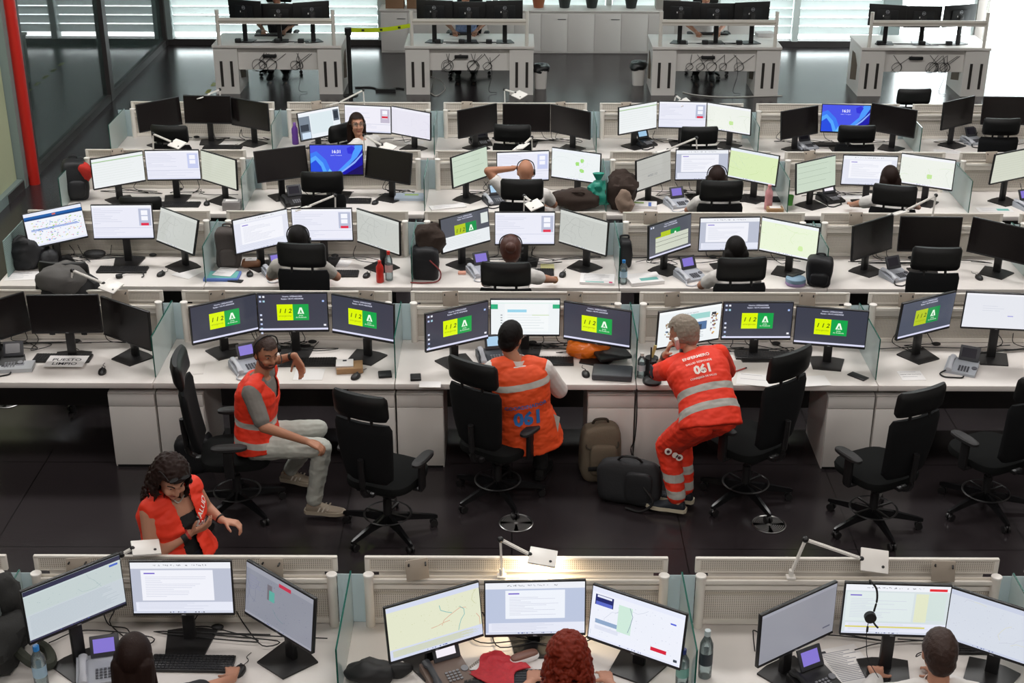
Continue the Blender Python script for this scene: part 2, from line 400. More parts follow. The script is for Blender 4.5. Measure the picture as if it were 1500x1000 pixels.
for px, py, lab in ((756, 766, 'round metal floor vent in front of the seated man with white sleeves'), (1126, 768, 'round metal floor vent beside the leaning man in orange trousers'), (12, 588, 'round metal floor vent at the left edge under the second row')):
    p = atz(px, py, 0); floor_vent(p.x, p.y, lab)

# ------------------------------------------------------------------ desks
ROWY = dict(A=6.52, B=10.30, C=12.2, D=14.1, E=16.0)
ROWN = dict(A='front', B='second', C='third', D='fourth', E='fifth', F='back')
ORD = ['first', 'second', 'third', 'fourth', 'fifth', 'sixth', 'seventh']
DZ = .73
GAP0 = -4.472
def DN(row, k):
    if row == 'A': return ['far left', 'left', 'middle', 'right', 'far right'][k] + ' desk of the front row'
    return ORD[k] + ' desk from left, ' + ROWN[row] + ' row'
def make_desk():
    t = thing('workstation_desk', 'x', 'desk')
    MB().box((0, -.4, DZ - .0225), (1.794, .8, .045), bev=.004).build('desktop', WHITE, t)
    MB().box((0, -.06, .42), (1.4, .018, .5)).build('modesty_panel', mat('dark_modesty_panel', '3d3b3c', .6), t)
    for s in (-1, 1):
        MB().box((s * .86, -.05, .34), (.05, .05, .68)).box((s * .86, -.05, .66), (.03, .05, .05)).box((s * .6, -.05, .66), (.5, .04, .05)).build('leg_frame', mat('grey_leg', '6b6a6a', .4, .4), t)
    return t
def make_screen():
    t = thing('desk_screen', 'x', 'desk screen')
    mb = MB().box((0, 0, .87), (1.56, .018, .27), mi=1).box((0, -.008, .985), (1.6, .03, .05)).box((0, -.01, .93), (1.56, .008, .012), mi=2).box((0, -.01, .75), (1.6, .02, .03))
    mb.box((0, -.012, .955), (1.58, .012, .003), mi=2)
    mb.build('screen_panel', [RAIL, PERF, RAILD], t)
    mb = MB().box((0, -.02, 1.022), (1.6, .05, .028), bev=.006).box((0, -.02, 1.037), (1.58, .02, .006), mi=1)
    mb.build('tool_rail', [RAIL, RAILD], t)
    mb = MB().box((0, .035, 1.0875), (1.60, .01, .085), mi=1).box((0, .035, 1.126), (1.65, .022, .014), bev=.003).box((0, .035, 1.046), (1.62, .02, .012))
    for s in (-1, 1): mb.box((s * .812, .035, 1.085), (.028, .022, .09), bev=.003)
    mb.box((0, .045, 1.0), (1.5, .02, .08))
    mb.build('upper_screen', [RAIL, PERF], t)
    for s in (-1, 1):
        p = MB().cyl((0, 0, 0), (0, 0, .325), .026, n=18).build('post', RAIL, t, (s * .8, -.035, DZ))
        MB().lathe([(.03, 0), (.03, .008), (.027, .011), (.001, .012)], n=18).build('cap', mat('white_cap', 'ece8e2', .4), p, (0, 0, .325))
    return t
proto = None; proto2 = None
DESKS = []
for row, ks in (('A', range(0, 5)), ('B', range(0, 6)), ('C', range(0, 6)), ('D', range(0, 6)), ('E', range(0, 6))):
    for k in ks:
        d = make_desk() if proto is None else copy_tree(proto)
        if proto is None: proto = d
        d.location = (GAP0 + .9 + 1.8 * k, ROWY[row], 0)
        d['label'] = 'white topped workstation desk, ' + DN(row, k)
        d['group'] = 'white workstation desks in the five long rows'
        q = make_screen() if proto2 is None else copy_tree(proto2)
        if proto2 is None: proto2 = q
        q.location = d.location; q['label'] = 'cream perforated screen and rail behind the ' + DN(row, k); q['group'] = 'cream perforated screens behind the desks'
        DESKS.append(d)
# glass dividers between neighbouring desks
def make_divider():
    t = thing('glass_divider', 'x', 'glass divider')
    MB().box((0, -.33, .165), (.008, .7, .33)).build('glass_pane', GLASS, t)
    mb = MB().box((0, -.33, .331), (.0085, .7, .004)).box((0, -.681, .165), (.0085, .004, .33))
    mb.build('green_edge', GEDGE, t)
    mb = MB().box((0, .022, .155), (.15, .006, .31)); mb.build('rear_pane', PANE, t)
    return t
proto = None
for row, ks in (('A', (1, 2, 3, 4)), ('B', (1, 2, 3, 4)), ('C', range(1, 6)), ('D', range(0, 6)), ('E', range(0, 6))):
    for k in ks:
        d = make_divider() if proto is None else copy_tree(proto)
        if proto is None: proto = d
        d.location = (GAP0 + 1.8 * k, ROWY[row] - .02, DZ)
        if k == 0: d['label'] = 'tall teal glass end panel at the left end of the %s row' % ROWN[row]
        else: d['label'] = 'greenish glass divider between %s and %s desks, %s row' % ((ORD[k - 1], ORD[k], ROWN[row]) if row != 'A' else (['far left', 'left', 'middle', 'right'][k - 1], ['', 'left', 'middle', 'right', 'far right'][k], 'front'))
        d['group'] = 'glass dividers between desks'
# perforated translucent end screen, third row left
o = single(MB().box((0, -.3, .17), (.008, .62, .34)), 'end_screen', perforated('hatched_glass', '93a8a4', '2e3a3a', .016, .3, 'YZ'), 'hatched translucent end screen at the left end of the third row', 'screen', (GAP0 + .05, ROWY['C'], DZ))
# cabinets under the second row
def make_cabinet():
    t = thing('pedestal_cabinet', 'x', 'cabinet')
    mb = MB().box((0, -.035, .315), (.352, .59, .63)); mb.box((0, -.325, .02), (.33, .02, .04), mi=1); mb.build('body', [CAB, BLKM], t)
    MB().box((0, -.342, .575), (.346, .018, .1), bev=.002).build('drawer', CAB, t)
    MB().box((0, -.342, .272), (.346, .018, .495), bev=.002).build('door', CAB, t)
    return t
proto = None
for k in range(1, 5):
    for s, w_ in ((-1, 'left'), (1, 'right')):
        c = make_cabinet() if proto is None else copy_tree(proto)
        if proto is None: proto = c
        g = GAP0 + 1.8 * k
        c.location = (g + s * .182, ROWY['B'] - .425, 0)
        dk = k - 1 if s < 0 else k
        c['label'] = 'white pedestal cabinet under the %s end of the %s desk, second row' % ('right' if s < 0 else 'left', ORD[dk])
        c['group'] = 'white pedestal cabinets under the second row'

# ------------------------------------------------------------------ back row desks facing the camera
def make_back_desk():
    t = thing('control_desk', 'x', 'desk')
    MB().box((0, .42, DZ - .02), (1.9, .86, .04), bev=.004).build('desktop', WHITE, t)
    for s in (-1, 1):
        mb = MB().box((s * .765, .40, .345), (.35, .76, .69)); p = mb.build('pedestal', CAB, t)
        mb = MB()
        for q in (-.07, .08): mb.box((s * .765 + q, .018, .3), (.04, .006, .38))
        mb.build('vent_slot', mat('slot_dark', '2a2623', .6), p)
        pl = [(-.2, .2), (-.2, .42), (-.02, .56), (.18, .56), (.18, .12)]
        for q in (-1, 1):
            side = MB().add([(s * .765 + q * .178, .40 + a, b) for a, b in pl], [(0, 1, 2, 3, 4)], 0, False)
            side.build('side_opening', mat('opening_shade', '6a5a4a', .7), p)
    for s in (-1, 1):
        MB().cyl((s * .84, .02, DZ), (s * .84, .02, 1.24), .028, n=14).build('post', RAIL, t)
    MB().box((0, .02, 1.08), (1.66, .04, .085), bev=.004).box((0, -.002, 1.08), (1.66, .006, .02), mi=1).build('tool_rail', [RAIL, RAILD], t)
    MB().box((0, .1, .52), (1.2, .018, .34)).build('modesty_panel', CAB, t)
    MB().box((0, .16, .60), (1.1, .12, .05)).build('cable_tray', mat('tray', 'b9b2aa', .6), t)
    return t
BX = [-3.46, -.64, 2.99, 6.05]; BY = 20.72
proto = None
BW = ['first', 'second', 'third', 'fourth']
for i, x in enumerate(BX):
    d = make_back_desk() if proto is None else copy_tree(proto)
    if proto is None: proto = d
    d.location = (x, BY, 0)
    d['label'] = 'white back row desk facing the camera, %s from the left' % BW[i]; d['group'] = 'white desks facing the camera in the back row'
# white sideboard along the back windows
t = thing('sideboard', 'long low white sideboard under the back windows', 'cabinet', (.9, 23.7, 0))
MB().box((0, 0, .34), (6.16, .44, .68)).build('body', CAB, t)
MB().box((0, -.01, .69), (6.2, .48, .025), bev=.003).build('top', WHITE, t)
for i in range(14):
    d = MB().box((-3.08 + .22 + i * .44, -.228, .335), (.432, .016, .62), bev=.002).build('door', CAB, t)
    if i % 2 == 0: MB().box((-3.08 + .22 + i * .44 + .12, -.242, .56), (.14, .012, .012)).build('handle', mat('steel', 'a09f9e', .3, 1), d)
# ------------------------------------------------------------------ monitors
SWW, SHH = .526, .296
class SC:
    """a screen picture laid out in panes; x,y run 0..1 from the top left"""
    def __init__(s, bg): s.mb = MB(); s.mats = []; s.n = 0; s.rect(0, 0, 1, 1, bg)
    def mi(s, c):
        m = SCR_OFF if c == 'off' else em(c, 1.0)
        if m not in s.mats: s.mats.append(m)
        return s.mats.index(m)
    def rect(s, x0, y0, x1, y1, c):
        s.n += 1
        s.mb.quad((x0 - .5) * SWW, (.5 - y1) * SHH, (x1 - .5) * SWW, (.5 - y0) * SHH, -.0002 * s.n, s.mi(c)); return s
    def poly(s, pts, c):
        s.n += 1
        s.mb.add([((x - .5) * SWW, -.0002 * s.n, (.5 - y) * SHH) for x, y in pts], [tuple(range(len(pts) - 1, -1, -1))], s.mi(c), False); return s
    def text(s, t, x, y, size, c, **k):
        s.n += 1; v, f = text_geo(t, size * SHH, **k)
        s.mb.add([((x - .5) * SWW + a, -.0002 * s.n, (.5 - y) * SHH + b) for a, b, _ in v], f, s.mi(c), False); return s
    def line(s, pts, wd, c):
        for (xa, ya), (xb, yb) in zip(pts, pts[1:]):
            dx, dy = xb - xa, (yb - ya) * .56; l = math.hypot(dx, dy) or 1; nx, ny = -dy / l * wd, dx / l * wd / .56
            s.poly([(xa + nx, ya + ny), (xb + nx, yb + ny), (xb - nx, yb - ny), (xa - nx, ya - ny)], c); s.n -= 1
        s.n += 1; return s
    def lines(s, x0, y0, x1, y1, n, c, seed=1, minw=.3, h=.012):
        rr = random.Random(seed); s.n += 1
        for i in range(n):
            y = y0 + (y1 - y0) * i / n; wd = (x1 - x0) * rr.uniform(minw, 1)
            s.mb.quad((x0 - .5) * SWW, (.5 - y - h) * SHH, (x0 + wd - .5) * SWW, (.5 - y) * SHH, -.0002 * s.n, s.mi(c))
        return s
    def specks(s, x0, y0, x1, y1, n, cs, seed=1, w=.01, h=.012):
        rr = random.Random(seed); s.n += 1
        for i in range(n):
            x = rr.uniform(x0, x1); y = rr.uniform(y0, y1); ww = w * rr.uniform(.5, 2)
            s.mb.quad((x - .5) * SWW, (.5 - y - h) * SHH, (x + ww - .5) * SWW, (.5 - y) * SHH, -.0002 * s.n, s.mi(rr.choice(cs)))
        return s
def logo112(q, x0, y0, x1, y1, dim=False):
    xm = (x0 + x1) / 2
    q.rect(x0, y0, xm, y1, 'dcf500' if not dim else 'b4c81e').rect(xm, y0, x1, y1, '16a34a' if not dim else '18924a')
    h = y1 - y0
    q.text('1 1 2', (x0 + xm) / 2, y0 + h * .42, h * .37, '45600a', shear=.22, bold=.022).text('emergencias', (x0 + xm) / 2, y0 + h * .72, h * .15, '8a9a10')
    cx = (xm + x1) / 2; k = (x1 - xm) / 2
    q.poly([(cx - k * .13, y0 + h * .2), (cx + k * .13, y0 + h * .2), (cx + k * .42, y0 + h * .6), (cx + k * .2, y0 + h * .6), (cx, y0 + h * .32), (cx - k * .2, y0 + h * .6), (cx - k * .42, y0 + h * .6)], 'eaffea')
    q.poly([(cx - k * .02, y0 + h * .5), (cx + k * .16, y0 + h * .6), (cx - k * .16, y0 + h * .6)], 'eaffea')
    q.text('Junta', cx, y0 + h * .7, h * .12, 'd8f5dc', bold=.01).text('de Andalucía', cx, y0 + h * .82, h * .12, 'd8f5dc', bold=.01)
def wall112(icons=0, dim=False, bar=True, bg='3e404d'):
    q = SC(bg)
    q.text('Usuario: OPERADORES', .5, .065, .052, 'd5d6ea', bold=.02).text('Equipo: 105-PC-005DR008', .5, .13, .052, 'd5d6ea', bold=.02)
    logo112(q, .27, .28, .73, .72, dim)
    for i in range(icons):
        q.rect(.022 + (.05 if i % 2 and i < 4 else 0), .04 + .125 * (i if i > 3 else i // 2 * 1.0 + 0), .022 + (.05 if i % 2 and i < 4 else 0) + .03, .04 + .125 * (i if i > 3 else i // 2) + .05, ['cfd6ee', 'e8e8f0', 'b9c4e8', 'a7cfe0'][i % 4])
    if icons > 4: q.rect(.93, .17, .96, .22, 'a9bff0').rect(.94, .83, .975, .88, 'e8e8f0')
    if bar: q.rect(0, .935, 1, .985, 'd9daf2')
    return q
def app(bg='ebecf8', red='e0314f', panel='b9bfd6', red_at=.6, seed=1):
    q = SC(bg); q.rect(0, 0, 1, .06, 'f4f5fb').rect(.78, .1, .98, .62, panel).rect(.82, .15, .93, .3, 'f6f7ff').rect(.82, .33, .93, .46, 'f6f7ff')
    if red: q.rect(.81, red_at - .06, .94, red_at + .02, red)
    q.lines(.03, .1, .6, .6, 9, 'd0d3e4', seed, .1).rect(0, .68, 1, .69, 'b9bdd4').lines(.03, .72, .9, .92, 4, 'd5d8ea', seed + 3).rect(0, .95, 1, 1, 'dadef0')
    return q
def doc(bg='b7bfd9', page='f1f2fa', seed=2, x0=.1, x1=.82, y1=.75):
    q = SC(bg); q.rect(0, 0, 1, .12, 'eef0f6').specks(.2, .04, .75, .06, 40, ['77797f', 'a0a3b0'], seed, .006, .014)
    q.rect(x0, .15, x1, y1, page).rect(x0 + .03, .2, x0 + .14, .225, '7460c8').lines(x0 + .04, .28, x1 - .05, y1 - .05, 12, 'cdd0e0', seed, .2, .008)
    q.rect(.03, .78, 1, .96, 'e6e9f6').lines(.06, .8, .9, .94, 5, 'c6cadd', seed + 5, .5, .006).rect(0, .965, 1, 1, 'd5daea').specks(.3, .97, .7, .975, 12, ['4a5a9a', '444450'], seed, .008, .016)
    return q
def smap(bg, road, seed=3, bar='d9def0', blotch=None, n=7, table=None, wd=.0018):
    q = SC(bg); rr = random.Random(seed)
    if blotch:
        for i in range(blotch[1]):
            cx, cy, rx = rr.uniform(.35, .75), rr.uniform(.3, .75), rr.uniform(.03, .06)
            q.poly([(cx + rx * math.cos(a) * rr.uniform(.7, 1.2), cy + rx * 1.7 * math.sin(a) * rr.uniform(.7, 1.2)) for a in [j * .7 for j in range(9)]], blotch[0])
    for i in range(n):
        x, y = rr.random(), rr.uniform(.12, .9); a = rr.uniform(0, 6.28); pts = [(x, y)]
        for j in range(rr.randint(3, 7)):
            a += rr.uniform(-.8, .8); x = min(.98, max(.02, x + .07 * math.cos(a))); y = min(.93, max(.12, y + .1 * math.sin(a))); pts.append((x, y))
        q.line(pts, wd, rr.choice(road))
    q.specks(.04, .14, .95, .9, 60, [road[0]], seed + 1, .006, .01)
    if table: q.rect(0, table, 1, 1, bar).lines(.03, table + .03, .97, .95, 14, road[0], seed + 2, .7, .006)
    q.rect(0, 0, 1, .09, bar).rect(0, .955, 1, 1, bar).specks(.3, .965, .6, .97, 10, ['445', '4a5a9a'][1:], seed, .007, .016)
    return q
def slist(bg, ln, seed=4, bar=None, n=9):
    q = SC(bg); q.lines(.03, .14, .97, .9, n, ln, seed, .75, .006)
    if bar: q.rect(0, .1, 1, .13, bar)
    return q
def bloom():
    q = SC('4a56e8')
    def petal(pts, c): q.poly(pts, c)
    petal([(0, .28), (.12, .2), (.3, .5), (.42, 1), (0, 1)], '3f7cf5'); petal([(0, .45), (.1, .35), (.24, .6), (.33, 1), (0, 1)], '56a8ff'); petal([(0, .62), (.1, .5), (.2, .72), (.25, 1), (0, 1)], '2a4fe0')
    petal([(.45, 1), (.6, .75), (.78, .45), (.86, .0), (1, 0), (1, .3), (.85, .6), (.62, .86), (.52, 1)], '4f9bff'); petal([(.52, 1), (.7, .75), (.9, .4), (1, .12), (1, 1)], '1c1aa8')
    petal([(.5, 1), (.66, .8), (.84, .55), (1, .26), (1, .32), (.86, .6), (.68, .84), (.54, 1)], '8fb0ff'); petal([(.66, 1), (.8, .86), (1, .66), (1, 1)], '1d0f5c'); petal([(.3, 1), (.36, .8), (.44, .95), (.46, 1)], '6fc0ff')
    petal([(.7, .1), (.8, .02), (.86, .1), (.8, .3), (.72, .28)], '3434d8')
    q.text('16:31', .5, .22, .15, 'ffffff', bold=.015).text('jueves, 7 de agosto', .5, .34, .05, 'dfe6ff'); return q
def web(kind=0):
    q = SC('eef3f5'); q.rect(0, 0, 1, .07, 'f7fafb')
    if kind == 0:
        q.rect(0, .12, .1, .26, '2fb07e').rect(.0, .07, 1, .1, 'dff0ea').rect(.22, .28, .55, .37, '9ad6ec').rect(.2, .1, .84, .9, 'f3f7f8').rect(.24, .27, .52, .35, '9ad6ec')
        q.lines(.14, .42, .17, .88, 6, '44515a', 4, .8, .02).lines(.24, .42, .8, .88, 6, 'd3dcdf', 5, .4, .012).rect(.9, .12, 1, .24, '2fb07e').rect(.6, .42, .85, .44, 'c9dcae')
    else:
        q.text('El servicio de urgencias', .5, .13, .05, '55606a').rect(.5, .17, .82, .33, '9fd4cf').rect(.55, .42, .78, .66, '4b6f9c').rect(.62, .5, .7, .66, '2e3c50')
        q.specks(.1, .3, .4, .9, 46, ['3c3f46', '8d6f5c', 'b9a98c', '5a7a9c'], 6, .02, .04).specks(.84, .2, .93, .85, 30, ['3c3f46', 'b07a5c', 'd8b04c', '7c4a6c'], 7, .02, .04).rect(.85, .2, .92, .27, '2d2f36')
        q.lines(.5, .68, .8, .9, 5, 'a9b4bc', 3, .5, .01)
    return q
def timeline():
    q = SC('f2f4fb'); q.rect(0, 0, 1, .08, 'e8ecf8').rect(0, .1, 1, .18, '1f5fa8').rect(0, .17, 1, .22, '16427a').rect(.48, .12, .54, .16, 'e06a50')
    q.specks(.1, .26, .95, .9, 170, ['7cc35a', '8fa6e8', 'e8a0b4', 'c6d66a', '5f8fd0', 'e8b7c6', 'a7d0f0'], 5, .016, .02)
    q.lines(.08, .5, .95, .56, 2, '6f8fd8', 3, .9, .02).rect(0, .95, 1, 1, 'dfe4f4'); return q
def photo_desk():
    q = SC('eaf1f7'); q.rect(0, .15, .26, 1, '7a8694').rect(.02, .45, .22, .7, '39404c').rect(.04, .75, .25, .98, 'cfe0f2').rect(.28, .1, .82, .85, 'dce9ee').rect(.84, .08, .98, .5, '5c6672').rect(.86, .14, .96, .42, '2e3640')
    q.rect(0, 0, 1, .07, 'f4f6fb'); return q
def scr112_list():
    q = wall112(2, True, True, '565963'); q.rect(.14, .42, .93, .88, 'cfd4c4').lines(.14, .55, .93, .8, 2, '3a4038', 2, .98, .01).rect(.14, .4, .5, .43, 'b4c81e'); return q
def scr112_half():
    q = wall112(0, True, False, '565963'); q.rect(0, .58, 1, 1, 'e9edf0').lines(.05, .65, .95, .95, 6, 'ccd3d6', 3, .6, .008).rect(.83, .1, .98, .42, 'dfe6e2'); return q
def map_img():
    q = smap('eef1fb', ['c9cfdf', 'b4c4d8'], 21, 'e6eafa', None, 3)
    q.rect(.3, .2, .45, .72, 'cfeadb').rect(.04, .13, .24, .33, '232a6a').rect(.06, .14, .22, .18, 'e8ecff').rect(.05, .26, .23, .33, '5a6ac8').rect(.06, .6, .3, .68, '8ea7c8').rect(.06, .72, .32, .8, 'dfe3f2')
    q.line([(.42, .2), (.46, .35), (.44, .55), (.42, .68)], .003, '8c9bb0').rect(.68, .78, .85, .85, 'd4213c').rect(.86, .22, .92, .25, '5060d8').rect(.93, .88, .97, .93, '3a4452'); return q
def doc_red():
    q = doc('d5dfe2', 'dfe9e9', 8, .02, .66, .74); q.rect(.8, .05, .97, .1, 'e0202c').rect(.68, .16, .8, .74, 'e2e6c8').rect(.8, .14, .97, .7, 'd2e0dc').rect(.03, .84, .8, .87, 'd8cf6a'); return q
def greymap(): 
    q = smap('8a8d99', ['72758a', '64888a'], 31, '999ba6', None, 5); q.rect(.33, .2, .4, .5, '6f6a72').rect(.36, .3, .44, .5, '5aa79c').rect(.5, .06, .68, .13, 'c02c48').lines(.05, .2, .3, .5, 6, '8587a0', 3); return q
KIND = {  # dim and greenish kinds: off-angle screen dimming put into the colours
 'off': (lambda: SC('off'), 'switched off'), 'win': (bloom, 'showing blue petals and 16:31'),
 'p1': (lambda: wall112(8), 'showing yellow green 112 wallpaper'), 'p2': (lambda: wall112(0), 'showing yellow green 112 wallpaper'), 'p3': (lambda: wall112(10, False), 'showing yellow green 112 wallpaper'),
 'p4': (lambda: wall112(0, True, True, '4a5060'), 'showing dimmed 112 wallpaper'), 'ph': (scr112_half, 'showing 112 wallpaper above white window'), 'pl': (scr112_list, 'showing list over 112 wallpaper'),
 'app': (lambda: app(), 'showing white form with red button'), 'app2': (lambda: app(red=None, panel='c8cff0', seed=5), 'showing white form with blue panel'), 'app3': (lambda: app('f0eef8', 'd8304a', 'c4bccf', .42, 9), 'showing white form with red label'),
 'list': (lambda: slist('edf1f2', 'd5dcd8', 4, '9fc48c'), 'showing white list with green line'), 'dim': (lambda: slist('cfd3c4', 'b7bdab', 6), 'showing dim greenish list'), 'dimg': (lambda: slist('c9d8c6', '6f8a72', 7, None, 4), 'showing dim list with dark lines'),
 'mapd': (lambda: smap('c6c9c4', ['a9aca8', '9a9d9a'], 13, 'd2d5d0', None, 8), 'showing dim grey map'), 'mapl': (lambda: smap('e8e6f2', ['cfcbdc', 'd8c8d8'], 15, 'efeef8'), 'showing pale lilac map'),
 'mapp': (lambda: smap('eef2ea', ['d0d8c8', 'c8e0b0'], 17, 'f2f4f8', ('c3e69a', 1)), 'showing pale map with green patch'), 'mapg': (lambda: smap('eef3f4', ['d5dede', 'c3dcc8'], 19, 'eef2f8', ('a6e27a', 4)), 'showing white map with green patches'),
 'mapy': (lambda: smap('dcedbc', ['bcd88a', 'c8dcc8'], 20, 'e6ecf4', None, 6), 'showing yellow-green map'), 'mapy2': (lambda: smap('ebf5da', ['cde6a8', 'd8dcc0'], 23, 'f0f4f8', ('d2efaa', 1), 4), 'showing pale yellow-green map'),
 'grey': (lambda: (lambda q: (q.text('AVISO 112', .45, .62, .11, '6a6a74', shear=.1), q)[1])(slist('b9b9b4', 'a2a29e', 8, None, 4)), 'showing dim grey page with a heading'), 'doc': (lambda: doc('bcc1d2'), 'showing white document'), 'doc2': (lambda: doc('e4e6f2', 'f4f5fc', 12, .12, .9, .8), 'showing very pale document'),
 'time': (timeline, 'showing colourful blue-headed timeline'), 'photo': (photo_desk, 'showing desktop with dark picture windows'), 'web': (lambda: web(0), 'showing white and teal web page'), 'web2': (lambda: web(1), 'showing web page with small photos'),
 'white': (lambda: SC('e6e8ef').lines(.25, .35, .7, .55, 3, 'd3d6e2', 3).rect(.62, .62, .7, .65, 'a8a8e0').rect(0, 0, 1, .05, 'f4f4fa'), 'showing almost blank white page'),
 'A1L': (lambda: smap('c4d0d0', ['a9bcbe', '6f9a9c'], 30, '34344c', None, 4, .5).rect(0, .09, 1, .12, 'c9d6d8').rect(0, .47, 1, .96, 'c6cfd6').lines(.03, .5, .95, .92, 16, 'aab6c0', 3, .8, .006).rect(.88, .12, .97, .16, '4a68c8'), 'showing grey map above a table'),
 'A1R': (greymap, 'showing grey map with red label'), 'A2L': (lambda: smap('e3e6cc', ['cdd0a8', '6fb4b4', 'd8a890'], 33, 'd3daee', None, 6, .8, .003), 'showing beige map'), 'A2R': (map_img, 'showing map beside blue pictures'),
 'A3L': (lambda: SC('8e8f98').rect(.0, .0, 1, .06, '9a9ba6').rect(.85, .82, .95, .85, '5f6070'), 'showing dull grey page'), 'A3M': (doc_red, 'showing pale document with red button'), 'A3R': (lambda: smap('d5dbe6', ['c3c6d4', 'd8d6b8'], 35, 'c8cfe2', None, 5), 'showing pale blue map'), 'A2M': (lambda: doc('bcc6de', 'eff3fb', 40, .2, .8, .7), 'showing pale blue document'),
}
MK = dict(E0L='off', E0M='off', E0R='off', E1L='photo', E1M='app3', E1R='mapl', E2L='off', E2M='off', E2R='off', E3L='list', E3M='app', E3R='mapp', E4L='off', E4M='win', E4R='off', E5L='off', E5M='off',
 D0L='list', D0M='app2', D0R='dim', D1L='off', D1M='win', D1R='off', D2L='dimg', D2M='app2', D2R='mapg', D3L='grey', D3M='doc', D3R='mapy', D4L='dimg', D4M='doc2', D4R='mapp', D5L='dim',
 C0L='time', C0M='app', C0R='mapd', C1L='doc2', C1M='app', C1R='mapd', C2L='ph', C2M='app', C2R='mapd', C3L='pl', C3M='doc', C3R='mapy2', C4L='off', C4M='off', C4R='off',
 B0L='off', B0M='off', B0R='off', B1L='p2', B1M='p3', B1R='p2', B2L='p1', B2M='web', B2R='p2', B3L='web2', B3M='p1', B3R='p2', B4L='p4', B4M='white',
 A1L='A1L', A1M='doc', A1R='A1R', A2L='A2L', A2M='A2M', A2R='A2R', A3L='A3L', A3M='A3M', A3R='A3R')
_scr = {}
def screen_mesh(kind):
    if kind not in _scr:
        q = KIND[kind][0](); _scr[kind] = q.mb.mesh('screen', q.mats)
    return _scr[kind]
def _panel():
    mb = MB().box((0, .012, 0), (.54, .022, .32), bev=.004)
    mb.box((0, .034, -.01), (.26, .03, .19), bev=.01).box((0, .0005, -.155), (.536, .003, .009), mi=1)
    return mb.mesh('panel', [BLK, mat('bezel_strip', '232326', .35)])
PANEL = _panel()
def _neck():
    mb = MB().box((0, .0, .21), (.065, .035, .42), bev=.006).box((0, -.018, .40), (.1, .03, .1), bev=.008)
    return mb.mesh('neck', BLK)
NECK = _neck()
BASE = MB().prism([(-.105, -.15), (.105, -.15), (.135, .065), (.05, .085), (-.05, .085), (-.135, .065)], 0, .011).mesh('stand_base', BLK)
def lk(name, me, parent, loc=(0, 0, 0), rot=(0, 0, 0), sc=(1, 1, 1)):
    o = bpy.data.objects.new(name, me); COL.objects.link(o); o.parent = parent; o.location = loc; o.rotation_euler = rot; o.scale = sc; return o
LOGO_F = None
def maker_logo(size):
    v, f = text_geo('DELL', size * .55, bold=.03)
    return [(a, b) for a, b, _ in v], f
def monitor(X, Y, Z, yaw, tilt, kind, label, rear=False, top=True):
    off = .062
    if not rear:
        pass
    rx, ry = X - math.sin(yaw) * off, Y + math.cos(yaw) * off
    t = thing('computer_monitor', label, 'monitor', (rx, ry, DZ), yaw, 'black computer monitors')
    p = lk('panel', PANEL, t, (0, -off, Z - DZ), (-tilt, 0, 0))
    lk('screen', screen_mesh(kind), p, (0, -.0002, .004))
    lk('neck', NECK, t, (0, 0, 0), (0, 0, 0), (1, 1, (Z - DZ + .02) / .45))
    lk('stand_base', BASE, t)
    return t, p
logo_small = None
for k, (X, Y, Z, yaw, tilt) in MON.items():
    row, kk, pos = k[0], int(k[1]), {'L': 'left', 'M': 'middle', 'R': 'right'}[k[2]]
    t, p = monitor(X, Y, Z, yaw, tilt, MK[k], '%s monitor %s, %s' % (pos, KIND[MK[k]][1], DN(row, kk)))
    if row in 'AB':
        if logo_small is None:
            v, f = text_geo('DELL', .010, bold=.02); m_ = MB(); m_.add([(a, 0, b) for a, b, _ in v], f, 0, False); logo_small = m_.mesh('logo', mat('logo_silver', 'b9bcc2', .4))
        lk('logo', logo_small, p, (0, -.0016, -.1552))
# monitors seen from behind in the back row
LOGO_R = MB()
for i in range(24):
    a0, a1 = i * math.pi / 12, (i + 1) * math.pi / 12
    LOGO_R.add([(.026 * math.cos(a0), 0, .026 * math.sin(a0)), (.026 * math.cos(a1), 0, .026 * math.sin(a1)), (.022 * math.cos(a1), 0, .022 * math.sin(a1)), (.022 * math.cos(a0), 0, .022 * math.sin(a0))], [(0, 1, 2, 3)], 0, False)
v, f = text_geo('DELL', .018, bold=.03); LOGO_R.add([(-a, 0, b) for a, b, _ in v], [tuple(reversed(q)) for q in f], 0, False)
LOGO_R = LOGO_R.mesh('logo', mat('logo_silver', 'b9bcc2', .4))
STICK = MB().quad(-.012, -.012, .012, .012, 0).mesh('sticker', PAPER)
BM = [('F0L', -3.93, 1.17, .35), ('F0M', -3.44, 1.12, .02), ('F0R', -2.97, 1.15, -.35), ('F1L', -1.15, 1.18, .15), ('F1M', -.65, 1.16, 0), ('F1R', -.13, 1.18, -.12),
      ('F2L', 2.47, 1.18, .22), ('F2M', 2.99, 1.15, 0), ('F2R', 3.5, 1.17, -.2), ('F3L', 5.50, 1.14, .25), ('F3M', 6.02, 1.12, .02), ('F3R', 6.55, 1.14, -.3)]
for k, X, Z, yaw in BM:
    pos = {'L': 'left', 'M': 'middle', 'R': 'right'}[k[2]]
    t, p = monitor(X, BY + .30, Z, math.pi - yaw, .05, 'off', '%s of three monitors seen from behind, %s back row desk' % (pos, BW[int(k[1])]))
    b = lk('rear_shell', MB().box((0, 0, 0), (.3, .006, .2), bev=.002).mesh('rear_shell', mat('rear_black', '1b1c1f', .38)), p, (0, .0515, -.01))
    o = lk('logo', LOGO_R, p, (0, .0555, .06)); o = lk('sticker', STICK, p, (.05, .0552, -.0), (0, 0, math.pi))
